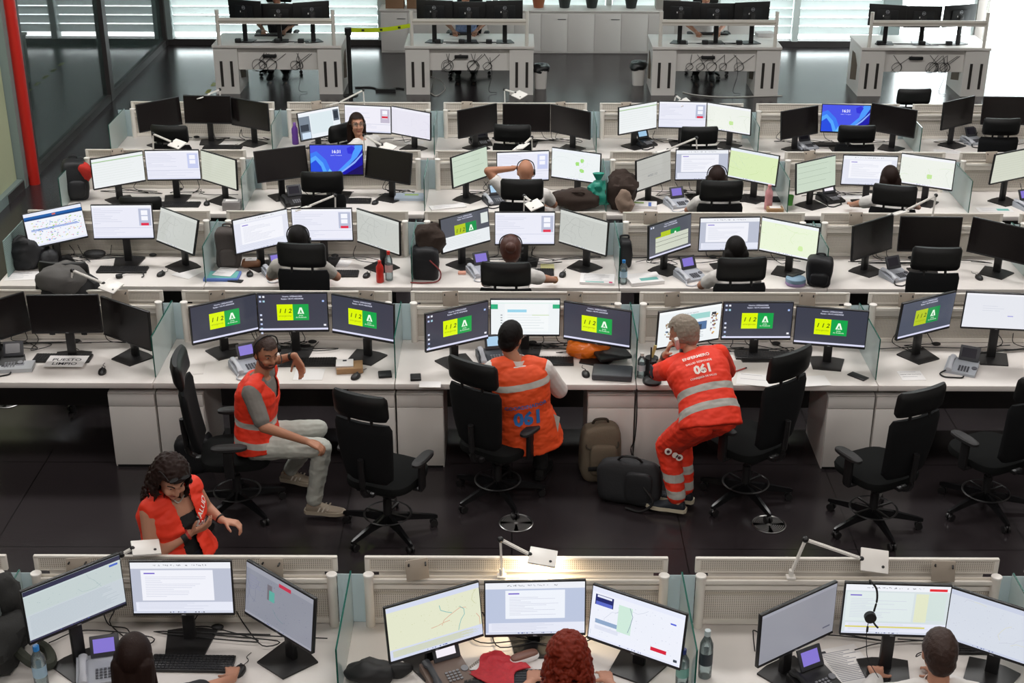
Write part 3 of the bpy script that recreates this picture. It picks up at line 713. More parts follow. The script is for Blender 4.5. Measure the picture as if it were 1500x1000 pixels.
# mounting brackets on the rails
def make_bracket():
    t = thing('monitor_bracket', 'x', 'bracket')
    MB().box((0, -.06, .075), (.125, .008, .115), rot=(-.3, 0, .2), bev=.003).build('plate', mat('bracket_cream', 'a89c8e', .45), t)
    MB().cyl((0, -.02, .012), (0, -.03, .05), .02).ell((0, -.03, .055), (.032, .032, .03)).cyl((0, -.03, .06), (0, -.055, .075), .02).build('swivel_arm', mat('bracket_white', 'd5cdc2', .4), t)
    for s in (-1, 1): MB().cyl((s * .045, -.075, .108), (s * .045, -.05, .112), .005, n=8).build('screw', BLKM, t)
    return t
proto = None
for row, px in (('A', (118, 402, 610, 1385)), ('B', (177, 320, 540, 660, 845, 985, 1185, 1330)), ('C', (150, 690, 955, 1255)), ('D', (62 + 110, 452, 1186, 1453)), ('E', (462, 686, 820, 918))):
    for x in px:
        y = {'A': 838, 'B': 440, 'C': 320, 'D': 228, 'E': 158}[row]
        p = aty(x, y, ROWY[row] - .05)
        k = int((p.x - GAP0) // 1.8)
        frac = (p.x - GAP0) / 1.8 - k
        b = make_bracket() if proto is None else copy_tree(proto)
        if proto is None: proto = b
        b.location = (p.x, ROWY[row] - .0, 1.036); b.rotation_euler = (0, 0, random.uniform(-.3, .3))
        b['label'] = 'cream mounting bracket at the rail\'s %s, %s' % ('left half' if frac < .5 else 'right half', DN(row, k))
        b['group'] = 'cream monitor brackets on the desk rails'
# ------------------------------------------------------------------ office chairs
def sup_ring(cx, cy, cz, w, d, p=.45, n=24, tilt=0):
    out = []
    for j in range(n):
        a = 2 * math.pi * j / n; c, s_ = math.cos(a), math.sin(a)
        out.append(Vector((cx + w / 2 * math.copysign(abs(c) ** p, c), cy + d / 2 * math.copysign(abs(s_) ** p, s_), cz)))
    return out
def slab(profile, w0, thick, bend=.0, p=.5, n=28):
    """upholstered pad standing in XZ; profile rows (z, half width); curved around z by bend"""
    rings = []
    for (z, hw, y, th) in profile:
        r = []
        for j in range(n):
            a = 2 * math.pi * j / n; c, s_ = math.cos(a), math.sin(a)
            x = hw * math.copysign(abs(c) ** .55, c); yy = th / 2 * math.copysign(abs(s_) ** .55, s_)
            r.append(Vector((x, y + yy + bend * (x / max(.2, w0)) ** 2, z)))
        rings.append(r)
    return rings
def make_chair(style=0):
    t = thing('office_chair', 'x', 'chair')
    fab, lea = FABT, LEA
    # seat
    rings = []
    for z, k in ((.425, .90), (.435, .98), (.465, 1.0), (.485, .97), (.497, .86)):
        rings.append(sup_ring(0, .02, z, .5 * k, .5 * k, .55))
    MB().ring(rings).build('seat', fab, t)
    MB().box((0, .0, .405), (.3, .34, .04), bev=.01).box((0, -.2, .44), (.09, .14, .03), bev=.008).build('seat_plate', BLK, t)
    # back
    tl = .16
    prof = []
    for i in range(13):
        u = i / 12; z = .53 + .49 * u; hw = .215 - .045 * (1 - u) ** 2
        if i == 0: hw *= .8
        if i == 12: hw *= .93
        th = .075 * (.45 if i in (0, 12) else 1) * (1 - .2 * u)
        prof.append((z, hw, -.235 - (z - .53) * tl - .015 * math.sin(u * 3.1), th))
    MB().ring(slab(prof, .22, .07, .035)).build('backrest', LEA if style else mat('black_back_fabric', '131416', .85, spec=.25), t)
    MB().tube([(0, -.12, .42), (0, -.3, .46), (0, -.33, .6), (0, -.34, .75)], .022, n=8).build('back_bracket', BLK, t)
    # headrest
    prof = []
    for i in range(9):
        u = i / 8; z = 1.05 + .19 * u; hw = .2 * (.93 if i in (0, 8) else 1)
        th = .085 * (.4 if i in (0, 8) else (.8 if i in (1, 7) else 1))
        prof.append((z, hw, -.315 - (z - 1.0) * .12, th))
    MB().ring(slab(prof, .2, .08, .03)).build('headrest', LEA, t)
    for s in (-1, 1):
        MB().cyl((s * .085, -.315, .97), (s * .085, -.32, 1.1), .011, n=8).build('headrest_post', BLK, t)
    for s in (-1, 1):
        mb = MB().ring([sup_ring(s * .29, .0, z, .085 * k, .25 * k, .7) for z, k in ((.635, .85), (.642, 1), (.66, 1), (.67, .8))])
        a = mb.build('arm_pad', mat('arm_rubber', '222122', .6), t)
        MB().box((s * .285, -.01, .53), (.03, .07, .22), bev=.008).box((s * .2, -.01, .42), (.19, .06, .022), bev=.006).build('arm_post', BLK, t)
    MB().cyl((0, 0, .1), (0, 0, .28), .032, .03).cyl((0, 0, .28), (0, 0, .4), .02).build('gas_column', BLK, t)
    MB().ring([[Vector((r * math.cos(a), r * math.sin(a), z)) for a in [2 * math.pi * j / 40 for j in range(40)]] for r, z in ((.165, .145), (.173, .151), (.165, .157), (.157, .151))], closed=True).box((0, 0, .151), (.32, .015, .01)).box((0, 0, .151), (.015, .32, .01)).build('foot_ring', BLK, t)
    for k in range(5):
        a = R(90 + 72 * k + 20); d = Vector((math.cos(a), math.sin(a), 0)); q = Matrix.Rotation(a, 4, 'Z')
        rs = []
        for x, z, w_, h in ((.03, .12, .055, .06), (.16, .11, .045, .045), (.33, .08, .032, .028), (.355, .075, .02, .02)):
            rs.append([q @ Vector((x, yy, z + zz)) for yy, zz in ((-w_ / 2, -h / 2), (w_ / 2, -h / 2), (w_ / 2 * .6, h / 2), (-w_ / 2 * .6, h / 2))])
        lg = MB().ring(rs).build('base_leg', mat('black_gloss_metal', '1a1a1c', .25, .3), t)
        c = MB(); tv = Vector((-d.y, d.x, 0)); cc = d * .34 + Vector((0, 0, .028)) - d * .012
        for s in (-1, 1): c.cyl(cc + tv * s * .008, cc + tv * s * .024, .027, n=14)
        c.cyl(d * .34 + Vector((0, 0, .03)), d * .34 + Vector((0, 0, .075)), .006, n=6, mi=1).box(cc + Vector((0, 0, .012)), (.03, .012, .034), mi=1)
        c.build('caster', [BLK, CHROME], lg)
    return t
CH = make_chair()
_first = [True]
def chair(x, y, yaw, label, zs=1.0):
    c = CH if _first[0] else copy_tree(CH)
    _first[0] = False
    c.location = (x, y, 0); c.rotation_euler = (0, 0, yaw); c.scale = (1, 1, zs); c['label'] = label; c['group'] = 'black office chairs'
    return c
# in front of the second row, numbered by what is near them
q = atz(350, 744, 0); CH1 = chair(q.x, q.y, R(-84), 'black office chair turned sideways under the seated man in pale jeans')
q = atz(569, 778, 0); chair(q.x, q.y, R(-24), 'empty black office chair between the two seated people in orange vests')
q = atz(729, 728, 0); CH3 = chair(q.x, q.y, R(-33), 'black office chair of the seated man in white sleeves and orange vest')
q = atz(1090, 734, 0); chair(q.x, q.y, R(38), 'black office chair right behind the leaning man in orange trousers', 1.08)
q = atz(1276, 770, 0); chair(q.x, q.y, R(28), 'empty black office chair tilted left in front of the fifth desk, second row')
q = atz(1440, 745, 0); chair(q.x, q.y, R(27), 'empty black office chair at the right edge of the dark aisle')
CHL = [('C', 94, 385, 11.25, 'dark chair with grey hooded jacket over it'), ('C', 444, 357, 11.3, 'black chair of the seated man with headset'), ('C', 743, 385, 11.35, 'black chair of the woman with a hair bun'), ('C', 1085, 378, 11.35, 'black chair of the long-haired woman in white'), ('C', 1379, 363, 11.35, 'empty black chair pushed up'),
       ('D', 203, 289, 13.1, 'empty black chair'), ('D', 469, 252, 13.2, 'empty black chair'), ('D', 766, 263, 13.2, 'dark chair under the bald man'), ('D', 1058, 265, 13.2, 'black chair of the dark-haired headset woman'), ('D', 1326, 272, 13.1, 'black chair of the woman touching the phone'),
       ('E', 250, 184, 15.1, 'empty brownish black chair'), ('E', 753, 183, 15.1, 'empty black chair'), ('E', 1024, 186, 15.1, 'empty black chair'), ('E', 1258, 184, 15.1, 'empty black chair'), ('E', 1470, 172, 15.15, 'empty black chair'),
       ('E', 466, 185, 15.15, 'black chair turned away beside the woman with glasses')]
for row, px, py, Y, lab in CHL:
    zt = 1.24 * (1.07 if row in 'CD' and 'man with headset' not in lab else (1.1 if row in 'CD' else 1.0))
    if px == 203: zt = 1.1
    g = atz(px, py, zt); Y = min(g.y + .34, ROWY[row] - .62); k = int((g.x - GAP0) // 1.8)
    yw = random.uniform(-.1, .1)
    if 'beside' in lab: yw = .9
    if 'touching' in lab: yw = -.25
    chair(g.x, Y, yw, zs=zt / 1.24, label= (lab + ', ' + ROWN[row] + ' row').replace('pushed up', 'pushed up') if 'empty' not in lab else lab + ' at ' + DN(row, k))
for px, lab in ((410, 'black chair behind the first back row desk'), (686, 'black chair behind the second back row desk'), (1035, 'black chair behind the third back row desk')):
    g = aty(px, 100, 22.0); chair(g.x, 22.0, math.pi + random.uniform(-.2, .2), lab)
g = atz(1340, 131, 1.24); chair(g.x, g.y + .36, .05, 'empty black chair behind the fifth row, below the fourth back row desk')
# ------------------------------------------------------------------ desk equipment
def onrow(px, py, dz=0.0): return atz(px, py, DZ + dz)
def where(p):
    best = min(ROWY, key=lambda r: abs(ROWY[r] - .4 - p.y)); return best, max(0, int((p.x - GAP0) // 1.8))
# desk phones
PUR = em('8a7ad8', .9); PHB = em('a9d0ee', .9); PHW = em('f4eef6', 1.0)
def make_phone(body, hand, scr):
    t = thing('desk_phone', 'x', 'phone')
    mb = MB(); pr = [(-.1, 0), (.1, 0), (.1, .055), (-.1, .02)]
    mb.add([(x, y, z) for x in (-.115, .115) for y, z in pr], [(0, 1, 2, 3), (7, 6, 5, 4), (0, 4, 5, 1), (1, 5, 6, 2), (2, 6, 7, 3), (3, 7, 4, 0)], 0, False)
    mb.build('base', body, t)
    mx = Matrix.Translation((.035, .075, .055)) @ Euler((R(-28), 0, 0)).to_matrix().to_4x4()
    d = MB().box((0, 0, .055), (.15, .014, .115), bev=.004, mx=mx).build('display_frame', DGREY, t)
    s_ = MB().add([mx @ Vector(v) for v in ((-.058, -.0085, .022), (.05, -.0085, .022), (.05, -.0085, .095), (-.058, -.0085, .095))], [(0, 1, 2, 3)], 0, False).build('display', scr, d)
    kb = MB(); m2 = Matrix.Translation((.035, 0, .0375)) @ Euler((R(9.9), 0, 0)).to_matrix().to_4x4()
    for i in range(4):
        for j in range(4): kb.box((-.045 + .021 * i, -.07 + .019 * j, .006), (.014, .011, .005), mx=m2)
    kb.lathe([(.001, .006), (.02, .006), (.02, .0)], at=(.06, -.01, 0), n=16, mx=m2)
    kb.build('keypad', mat('phone_keys', '55565c', .5) if body is GREY else mat('phone_keys_light', '8a8b90', .5), t)
    h = MB(); mh = Matrix.Translation((-.08, 0, .045)) @ Euler((R(9), 0, 0)).to_matrix().to_4x4()
    h.ring([[mh @ Vector((w_ * math.cos(a), y, z + hh * math.sin(a))) for a in [2 * math.pi * j / 10 for j in range(10)]] for y, w_, hh, z in ((-.105, .012, .01, .0), (-.1, .024, .018, .0), (-.065, .024, .018, .003), (-.045, .018, .013, .014), (.045, .018, .013, .014), (.065, .024, .018, .003), (.1, .024, .018, 0), (.105, .012, .01, 0))])
    h.build('handset', hand, t)
    pts = [(-.1, -.1, .02), (-.13, -.15, .008), (-.09, -.19, .006), (-.02, -.17, .006), (.03, -.15, .006), (.04, -.12, .01)]
    MB().tube(pts, .006, n=6).build('coiled_cord', BLKM if scr is not PUR or body is not GREY else mat('silver_handset', 'bdbfc6', .4), t)
    return t
SILV = mat('silver_handset', 'bdbfc6', .4)
PT = {}
def phone(px, py, yaw, kind, label, sc=1.0):
    args = {'gp': (GREY, SILV, PUR), 'go': (GREY, SILV, mat('phone_screen_off', '2c2a33', .15)), 'bo': (BLK, BLKM, mat('phone_screen_off', '2c2a33', .15)), 'bp': (BLK, BLKM, PUR), 'gb': (DGREY, SILV, PHB), 'bb': (BLK, BLKM, PHB), 'bw': (BLK, BLKM, PHW), 'tw': (mat('taupe_plastic', '6f5d54', .45), DGREY, PHW)}[kind]
    c = make_phone(*args) if kind not in PT else copy_tree(PT[kind])
    if kind not in PT: PT[kind] = c
    p = onrow(px, py, .01); c.location = (p.x, p.y, DZ); c.rotation_euler = (0, 0, yaw); c['label'] = label; c['group'] = 'desk telephones'
phone(146, 985, .25, 'gp', 'grey desk phone with purple display beside the dark-haired woman, front row')
phone(655, 990, .45, 'tw', 'taupe desk phone with white display left of the red notebook')
phone(1195, 1003, .5, 'bp', 'black desk phone with purple display under the papers, right front desk')
phone(6, 532, .15, 'bo', 'black desk phone at the left edge of the second row')
phone(362, 538, .5, 'gp', 'grey desk phone behind the seated man with the raised hand')
phone(705, 526, .2, 'gb', 'dark desk phone with pale blue display beside the man in white sleeves')
phone(1408, 540, -.45, 'go', 'silver desk phone with dark display, fifth desk from left, second row')
phone(398, 395, .45, 'gp', 'silver desk phone left of the seated man, second desk, third row')
phone(700, 396, .4, 'gp', 'silver desk phone left of the woman with a bun, third row')
phone(1003, 402, .45, 'gp', 'silver desk phone with purple display, fourth desk, third row')
phone(1304, 401, .45, 'go', 'silver desk phone with dark display, fifth desk, third row')
phone(426, 292, .4, 'bo', 'black desk phone on the second desk, fourth row')
phone(720, 293, .35, 'gb', 'silver desk phone left of the bald man, fourth row')
phone(984, 297, .35, 'gp', 'silver desk phone with purple display, fourth desk, fourth row')
phone(1214, 293, .4, 'bw', 'black desk phone with white display under the woman\'s hand, fourth row')
phone(1498, 300, .4, 'gp', 'silver desk phone at the right edge, fourth row')
phone(704, 210, .3, 'bo', 'black desk phone on the third desk, fifth row')
phone(944, 211, .5, 'bb', 'black desk phone with light blue display, fourth desk, fifth row')
phone(1180, 215, .4, 'go', 'silver desk phone on the fifth desk, fifth row')
phone(1432, 208, .4, 'go', 'silver desk phone on the sixth desk, fifth row')
# keyboards
def make_keyboard():
    t = thing('keyboard', 'x', 'keyboard')
    MB().box((0, 0, .009), (.44, .135, .018), bev=.004).build('case', BLK, t)
    mb = MB()
    for r in range(6):
        for c in range(21):
            mb.box((-.204 + .0204 * c, -.05 + .0205 * r, .02), (.0165, .0165, .005))
    mb.build('keys', mat('key_black', '202022', .4), t); return t
KB = None
def keyboard(px, py, yaw, label, tray=False):
    global KB
    c = make_keyboard() if KB is None else copy_tree(KB)
    if KB is None: KB = c
    p = onrow(px, py); c.location = (p.x, p.y, DZ); c.rotation_euler = (0, 0, yaw); c['label'] = label; c['group'] = 'black keyboards'
for a in ((282, 973, -.02, 'black keyboard right of the dark-haired woman, front row'), (1452, 948, 0, 'black keyboard beside the short-haired man, right front desk'), (740, 996, .02, 'black keyboard below the red notebook, middle front desk'),
          (92, 526, -.0, 'black keyboard under the white sign paper, second row'), (452, 524, .03, 'black keyboard beside the wristwatch of the seated man, second row'), (798, 527, -.02, 'black keyboard in front of the man in white sleeves'), (1118, 522, -.03, 'black keyboard behind the leaning man\'s chair'),
          (182, 393, 0, 'black keyboard on the first desk, third row'), (489, 402, 0, 'black keyboard right of the headset man, third row'), (775, 400, 0, 'black keyboard right of the woman with a bun'),
          (262, 299, 0, 'black keyboard on the first desk, fourth row'), (512, 295, 0, 'black keyboard on the second desk, fourth row'), (1110, 293, 0, 'black keyboard beside the woman under the headset, fourth row'), (330, 213, 0, 'black keyboard on the first desk, fifth row'), (1220, 215, 0, 'black keyboard on the fifth desk, fifth row'), (395, 52, 0, 'black keyboard on the first back row desk'), (680, 50, 0, 'black keyboard on the second back row desk'), (1045, 50, 0, 'black keyboard on the third back row desk')):
    keyboard(*a)
MS = None
def mouse(px, py, yaw, label):
    global MS
    if MS is None:
        t = thing('computer_mouse', 'x', 'mouse'); mb = MB().ell((0, 0, .008), (.031, .052, .026), pw=.9); mb.v = [(a, b, max(c, .0006)) for a, b, c in mb.v]; mb.build('shell', BLK, t)
        MB().cyl((-.004, .028, .032), (.004, .028, .032), .007, n=10).build('wheel', DGREY, t)
        MB().tube([(0, .05, .008), (.01, .1, .004), (-.01, .13, .004), (.0, .17, .004)], .002, n=5).build('cord', BLKM, t); MS = t; c = t
    else: c = copy_tree(MS)
    p = onrow(px, py); c.location = (p.x, p.y, DZ); c.rotation_euler = (0, 0, yaw); c['label'] = label; c['group'] = 'black computer mice'
for a in ((345, 984, -.2, 'black mouse under the dark-haired woman\'s hand, front row'), (150, 546, .15, 'black mouse right of the white sign paper, second row'), (521, 551, -.4, 'black mouse beside the wooden tray, second row'), (865, 550, .1, 'black mouse left of the dark folders, second row'), (236, 403, -.3, 'black mouse on the first desk, third row'), (537, 405, -.2, 'black mouse left of the red bottle'), (824, 404, -.2, 'black mouse near the bun woman\'s hand'),
          (1434, 408, .1, 'black mouse on the fifth desk, third row'), (305, 299, .2, 'black mouse left of the grey box, fourth row'), (539, 297, -.3, 'black mouse on the second desk, fourth row'), (345, 217, 0, 'black mouse on the first desk, fifth row'), (367, 403, .2, 'black mouse beside the grey rucksack, third row')): mouse(*a)
# task lamps on the rails
LW = mat('lamp_white', 'ece8e2', .35)
def lamp(base, elbow, head, row, label, ry=.3, lit=False, hy=-.14, ey=0):
    y0 = ROWY[row] - .02
    b = aty(base[0], base[1], y0); b.z = 1.035; b.y = y0
    e = aty(elbow[0], elbow[1], y0 + ey); h = aty(head[0], head[1], y0 + hy)
    t = thing('task_lamp', label, 'lamp', (b.x, b.y, 1.0405), 0, 'white task lamps on the desk rails')
    e -= Vector((b.x, b.y, 1.0405)); h -= Vector((b.x, b.y, 1.0405))
    MB().box((0, 0, .006), (.05, .045, .012), bev=.003).cyl((0, 0, .01), (0, 0, .05), .014).build('clamp', LW, t)
    def bar(p, q, name):
        p, q = Vector(p), Vector(q); d = (q - p); m = Matrix.Translation((p + q) / 2) @ d.to_track_quat('Z', 'Y').to_matrix().to_4x4()
        mb = MB(); mb.box((.007, 0, 0), (.006, .012, d.length), mx=m).box((-.007, 0, 0), (.006, .012, d.length), mx=m); mb.build(name, LW, t)
    bar((0, 0, .03), e, 'lower_arm'); bar(e, h, 'upper_arm')
    MB().ell(e, (.018, .018, .018)).build('joint', BLK, t); MB().ell(h, (.014, .014, .014)).build('joint', BLK, t)
    d = (h - e); az = math.atan2(d.y, d.x)
    mh = Matrix.Translation(h + Vector((d.x, d.y, 0)).normalized() * .07 + Vector((0, 0, -.01))) @ Euler((ry, .12, az)).to_matrix().to_4x4()
    hd = MB().box((0, 0, 0), (.15, .13, .012), bev=.003, mx=mh).build('lamp_head', LW, t)
    MB().cyl(mh @ Vector((.045, -.03, .006)), mh @ Vector((.045, -.03, .009)), .008, n=12).build('switch', BLK, hd)
    if lit:
        MB().box((0, 0, -.0075), (.11, .09, .002), mx=mh).build('light_panel', em('fff0d8', 6.0), hd)
        ld = bpy.data.lights.new('task_light', 'AREA'); ld.size = .1; ld.energy = 4.0; ld.color = (1, .78, .5)
        lo = bpy.data.objects.new('task_light', ld); COL.objects.link(lo); lo.parent = t; lo.matrix_local = mh @ Matrix.Translation((0, 0, -.014))
    return t
lamp((735, 843), (733, 790), (776, 812), 'A', 'lit white task lamp over the middle front desk', .15, True, -.02)
lamp((1158, 848), (1180, 790), (1262, 818), 'A', 'white task lamp with long arm on the right front desk', .7, False, -.02)
lamp((172, 845), (178, 812), (194, 803), 'A', 'white task lamp in front of the standing woman in orange vest', .1, False, .02)
lamp((103, 432), (106, 396), (152, 415), 'B', 'white task lamp in front of the grey hooded jacket')
lamp((224, 222), (224, 196), (252, 208), 'D', 'white task lamp on the first desk, fourth row')
lamp((491, 312), (491, 286), (452, 302), 'C', 'white task lamp on the second desk, third row')
lamp((534, 153), (532, 132), (497, 150), 'E', 'white task lamp behind the woman with glasses')
lamp((534, 222), (533, 198), (560, 213), 'D', 'white task lamp in front of the woman with glasses')
lamp((780, 222), (779, 201), (768, 211), 'D', 'white task lamp on the third desk, fourth row')
lamp((1022, 224), (1020, 202), (978, 219), 'D', 'white task lamp on the fourth desk, fourth row')
lamp((740, 155), (739, 131), (755, 136), 'E', 'white task lamp on the third desk, fifth row')
lamp((985, 155), (990, 140), (998, 146), 'E', 'white task lamp on the fourth desk, fifth row')
lamp((1366, 314), (1371, 286), (1325, 309), 'C', 'white task lamp beside the woman touching the phone')
lamp((767, 312), (768, 287), (778, 295), 'C', 'white task lamp below the bald man\'s chair')
lamp((323, 153), (322, 131), (303, 139), 'E', 'white task lamp on the first desk, fifth row')
# cables on the desks
def cables(row, k, seed):
    rr = random.Random(seed); xc = GAP0 + .9 + 1.8 * k; y0 = ROWY[row]
    mb = MB()
    for i in range(4):
        x = rr.uniform(-.62, .55); pts = [(x, -.05, .10), (x + rr.uniform(-.05, .05), -.07, .02)]
        for j in range(4): pts.append((x + rr.uniform(.03, .3) * (j + 1) * rr.choice((1, 1, -.6)) * .6, -.08 - rr.uniform(.0, .2), .0165 + .003 * rr.random()))
        pts = [(max(-.78, min(.78, a)), b, c) for a, b, c in pts]
        mb.tube(pts, .0035, n=5)
    mb.ell((rr.uniform(-.3, .4), -.075, .015), (.035, .022, .014), mi=0)
    o = mb.build('cable_tangle', BLKM, None, (xc, y0, DZ)); tag(o, 'thin black cables behind the monitors of the ' + DN(row, k), 'cable', 'black cables behind the monitors')
i = 0
for row, ks in (('A', (1, 2, 3)), ('B', range(5)), ('C', range(5)), ('D', range(6)), ('E', range(6))):
    for k in ks: i += 1; cables(row, k, i)
for i, x in enumerate(BX):
    rr = random.Random(90 + i); mb = MB()
    for j in range(5):
        a = rr.uniform(-.4, .4); r0 = rr.uniform(.05, .09); mb.tube([(a + rr.uniform(-.1, .1), .082, .6), (a + .02, .07, .5 )] + [(a + r0 * math.sin(q * .8) + rr.uniform(-.01, .01), .075 - .004 * q / 4, .42 + r0 * math.cos(q * .8)) for q in range(1, 14)] + [(a + .12 + rr.uniform(0, .1), .082, .59)], .0035, n=5)
    mb.tube([(.3, .06, .55), (.33, .05, .3), (.28, .07, .05), (.4, .1, .01)], .004, n=5)
    mb.box((-.12, .06, .56), (.2, .05, .04), bev=.005)
    tag(mb.build('cable_tangle', BLKM, None, (x, BY, 0)), 'black cables hanging under the %s back row desk' % BW[i], 'cable', 'black cables hanging under the back row desks')
    mb = MB()
    for j in range(3): mb.tube([(rr.uniform(-.7, .6), .2, .01), (rr.uniform(-.5, .5), .22, .012), (rr.uniform(-.5, .5), .2, .01), (rr.uniform(-.6, .6), .12, .01)], .004, n=5)
    for j in range(3): mb.box((-.55 + .45 * j + rr.uniform(-.1, .1), .17, .0305), (.09, .07, .06), bev=.01)
    tag(mb.build('desk_clutter', BLKM, None, (x, BY, DZ)), 'black devices and cables on the %s back row desk' % BW[i], 'clutter')

# ------------------------------------------------------------------ papers, folders, bottles, small things
def sheet(px, py, wx, wy, yaw, label, cat='paper', name='paper_sheet', lines=0, text=None, m=PAPER, dz=.001, thick=.0015, header=False, tsize=.03, extra=None):
    p = onrow(px, py, dz); mb = MB().box((0, 0, thick / 2), (wx, wy, thick))
    mats = [m, INKL, INK]
    for i in range(lines):
        l = wx * .8 * random.uniform(.5, 1); mb.box((-wx * .4 + l / 2, wy * .38 - i * wy * .76 / max(1, lines), thick + .0003), (l, wy * .012 + .001, .0004), mi=1)
    if text:
        for i, tx in enumerate(text):
            v, f = text_geo(tx, tsize, bold=.015); mb.add([(a, b + wy * .12 - i * tsize * 1.15, thick + .0006) for a, b, _ in v], f, 2, False)
    if header: mb.box((-wx * .32, wy * .42, thick + .0004), (wx * .12, wy * .05, .0004), mi=2)
    if extra:
        for (ex, ey, ew, eh, em_) in extra:
            if em_ not in mats: mats.append(em_)
            mb.box((ex, ey, thick + .0008), (ew, eh, .0006), mi=mats.index(em_))
    o = mb.build(name, mats, None, (p.x, p.y, DZ + dz), (0, 0, yaw)); return tag(o, label, cat)
TEAL = mat('teal_print', '6fb3ab', .6); GRN = mat('green_print', 'a5c07a', .6); BLUEF = mat('blue_folder', '5a78c0', .5); PINK = mat('pink_print', 'c83a6a', .6)
sheet(97, 529, .30, .20, -.0, 'white sign paper reading PUESTO LIMPIO lying on a keyboard', 'sign', 'sign_paper', text=('PUESTO', 'LIMPIO'), tsize=.062, dz=.024)
o = bpy.data.objects[-1] if False else None
sheet(18, 540, .32, .15, .12, 'grey printed box lid in front of the black phone at left edge', 'box', 'printed_box', m=mat('pale_grey_card', 'b9bcc0', .6), thick=.03, extra=[(-.05, 0, .05, .04, INK), (.06, .01, .06, .04, INKL)])
sheet(453, 548, .22, .20, 0, 'blank white sheet beside the seated man\'s wrist', lines=0)
sheet(275, 541, .25, .18, .1, 'pale sheet left of the seated man\'s phone', lines=0, m=mat('paper_dull', 'd5cfca', .8))
sheet(630, 563, .16, .10, .0, 'white sheet at the desk edge left of the black chair headrest')
sheet(1335, 550, .18, .16, .05, 'white sheet with handwriting on the fifth desk, second row', text=('~~ ~ ~~~',), tsize=.04, lines=3)
sheet(1190, 558, .24, .17, .12, 'white loose papers right of the leaning man\'s chair', lines=0)
sheet(1105, 556, .26, .2, -.2, 'white sheets under the red pen, second row', lines=2)
sheet(1243, 975, .24, .33, .28, 'printed page of text on the right front desk', lines=18, header=True)
sheet(1222, 992, .22, .3, .32, 'second printed page beneath the text page, right front desk', lines=10, dz=.0001, thick=.0008)
sheet(33, 404, .28, .2, .1, 'printed sheet at the left end of the third row', lines=6)
sheet(275, 400, .2, .22, -.5, 'loose white sheet below the dim map monitor, third row', lines=0)
sheet(330, 398, .17, .2, -.2, 'white page on the folder beside the grey rucksack', lines=3, dz=.025)
sheet(326, 406, .3, .2, 0, 'blue-edged folder under papers beside the grey rucksack', 'folder', 'folder', m=BLUEF, thick=.02, extra=[(0, .01, .27, .16, TEAL)])
sheet(497, 385, .2, .16, -.2, 'sheet of paper right of the headset man, third row', lines=5)
sheet(875, 410, .30, .22, -.1, 'white binder of papers with pink corner, third row', 'binder', 'binder', thick=.02, lines=8, extra=[(-.02, -.09, .16, .02, TEAL), (.12, -.09, .03, .03, PINK)])
sheet(955, 407, .3, .22, .25, 'stack of pale papers with teal panel, fourth desk, third row', 'papers', 'paper_stack', thick=.03, extra=[(.03, -.04, .16, .06, TEAL)])
sheet(600, 290, .3, .18, .0, 'pale folder with green label on the second desk, fourth row', 'folder', 'folder', thick=.025, m=mat('pale_blue_folder', 'b9c6d6', .6), extra=[(.02, .03, .14, .05, GRN)])
sheet(660, 302, .36, .12, .3, 'fanned white papers on the third desk, fourth row', 'papers', 'paper_stack', thick=.012, lines=3)
sheet(940, 302, .3, .16, -.1, 'white and blue bag of papers beside the brown jacket', 'papers', 'paper_stack', thick=.03, extra=[(-.03, .02, .1, .05, GRN), (.08, -.02, .03, .12, BLUEF)])
sheet(985, 275, .25, .14, -.1, 'white sheet behind the purple-display phone, fourth row', lines=4)
sheet(1252, 292, .3, .13, 0, 'black striped papers beside the woman touching the phone', 'papers', 'paper_stack', lines=4, thick=.006)
sheet(1455, 305, .35, .14, 0, 'open coloured papers near the right edge, fourth row', 'papers', 'paper_stack', lines=4, extra=[(.08, 0, .12, .06, TEAL)])
sheet(1387, 219, .3, .14, -.2, 'pale papers on the sixth desk, fifth row', 'papers', 'paper_stack', lines=4)
sheet(318, 212, .28, .08, 0, 'white strip of paper on the first desk, fifth row', lines=1)
sheet(607, 212, .22, .12, .1, 'white paper below the lilac map monitor, fifth row', lines=1)
sheet(800, 398, .12, .1, 0, 'pale yellow note block right of the bun woman', 'note', 'note_block', m=mat('yellow_note', 'c8c48a', .7), thick=.02, lines=2)
sheet(1120, 52, .26, .2, .1, 'stack of white papers at the right of the third back desk', 'papers', 'paper_stack', thick=.05)
def boxy(px, py, d, yaw, label, cat, name, m, dz=0, bev=.005, extra=None):
    p = onrow(px, py, d[2] / 2); mb = MB().box((0, 0, d[2] / 2), d, bev=bev); mats = [m]
    if extra:
        for (c, dd, mm) in extra:
            if mm not in mats: mats.append(mm)
            mb.box(c, dd, mi=mats.index(mm))
    return tag(mb.build(name, mats, None, (p.x, p.y, DZ + dz), (0, 0, yaw)), label, cat)
boxy(340, 300, (.18, .12, .09), .02, 'grey tissue box on the first desk, fourth row', 'box', 'tissue_box', mat('grey_card', '8f8b8a', .7), extra=[((0, 0, .091), (.12, .05, .004), PAPER)])
t = boxy(508, 537, (.2, .15, .045), .12, 'wooden tray holding a calendar card, second row', 'tray', 'wooden_tray', WOOD)
p = onrow(505, 533, .05); sh = MB().box((0, 0, .0), (.13, .1, .012)).box((0, .03, .0065), (.03, .02, .001), mi=1).build('calendar_card', [PAPER, INK], None, (p.x, p.y, DZ + .056), (.12, 0, .1)); tag(sh, 'white calendar card standing in the wooden tray', 'card')
t = boxy(368, 385, (.17, .11, .07), .1, 'brown wooden desk clock beside the grey rucksack', 'clock', 'desk_clock', mat('dark_wood', '7a5238', .5), bev=.03, extra=[((0, 0, .071), (.1, .075, .003), PAPER), ((-.01, .01, .073), (.03, .004, .001), INK)])
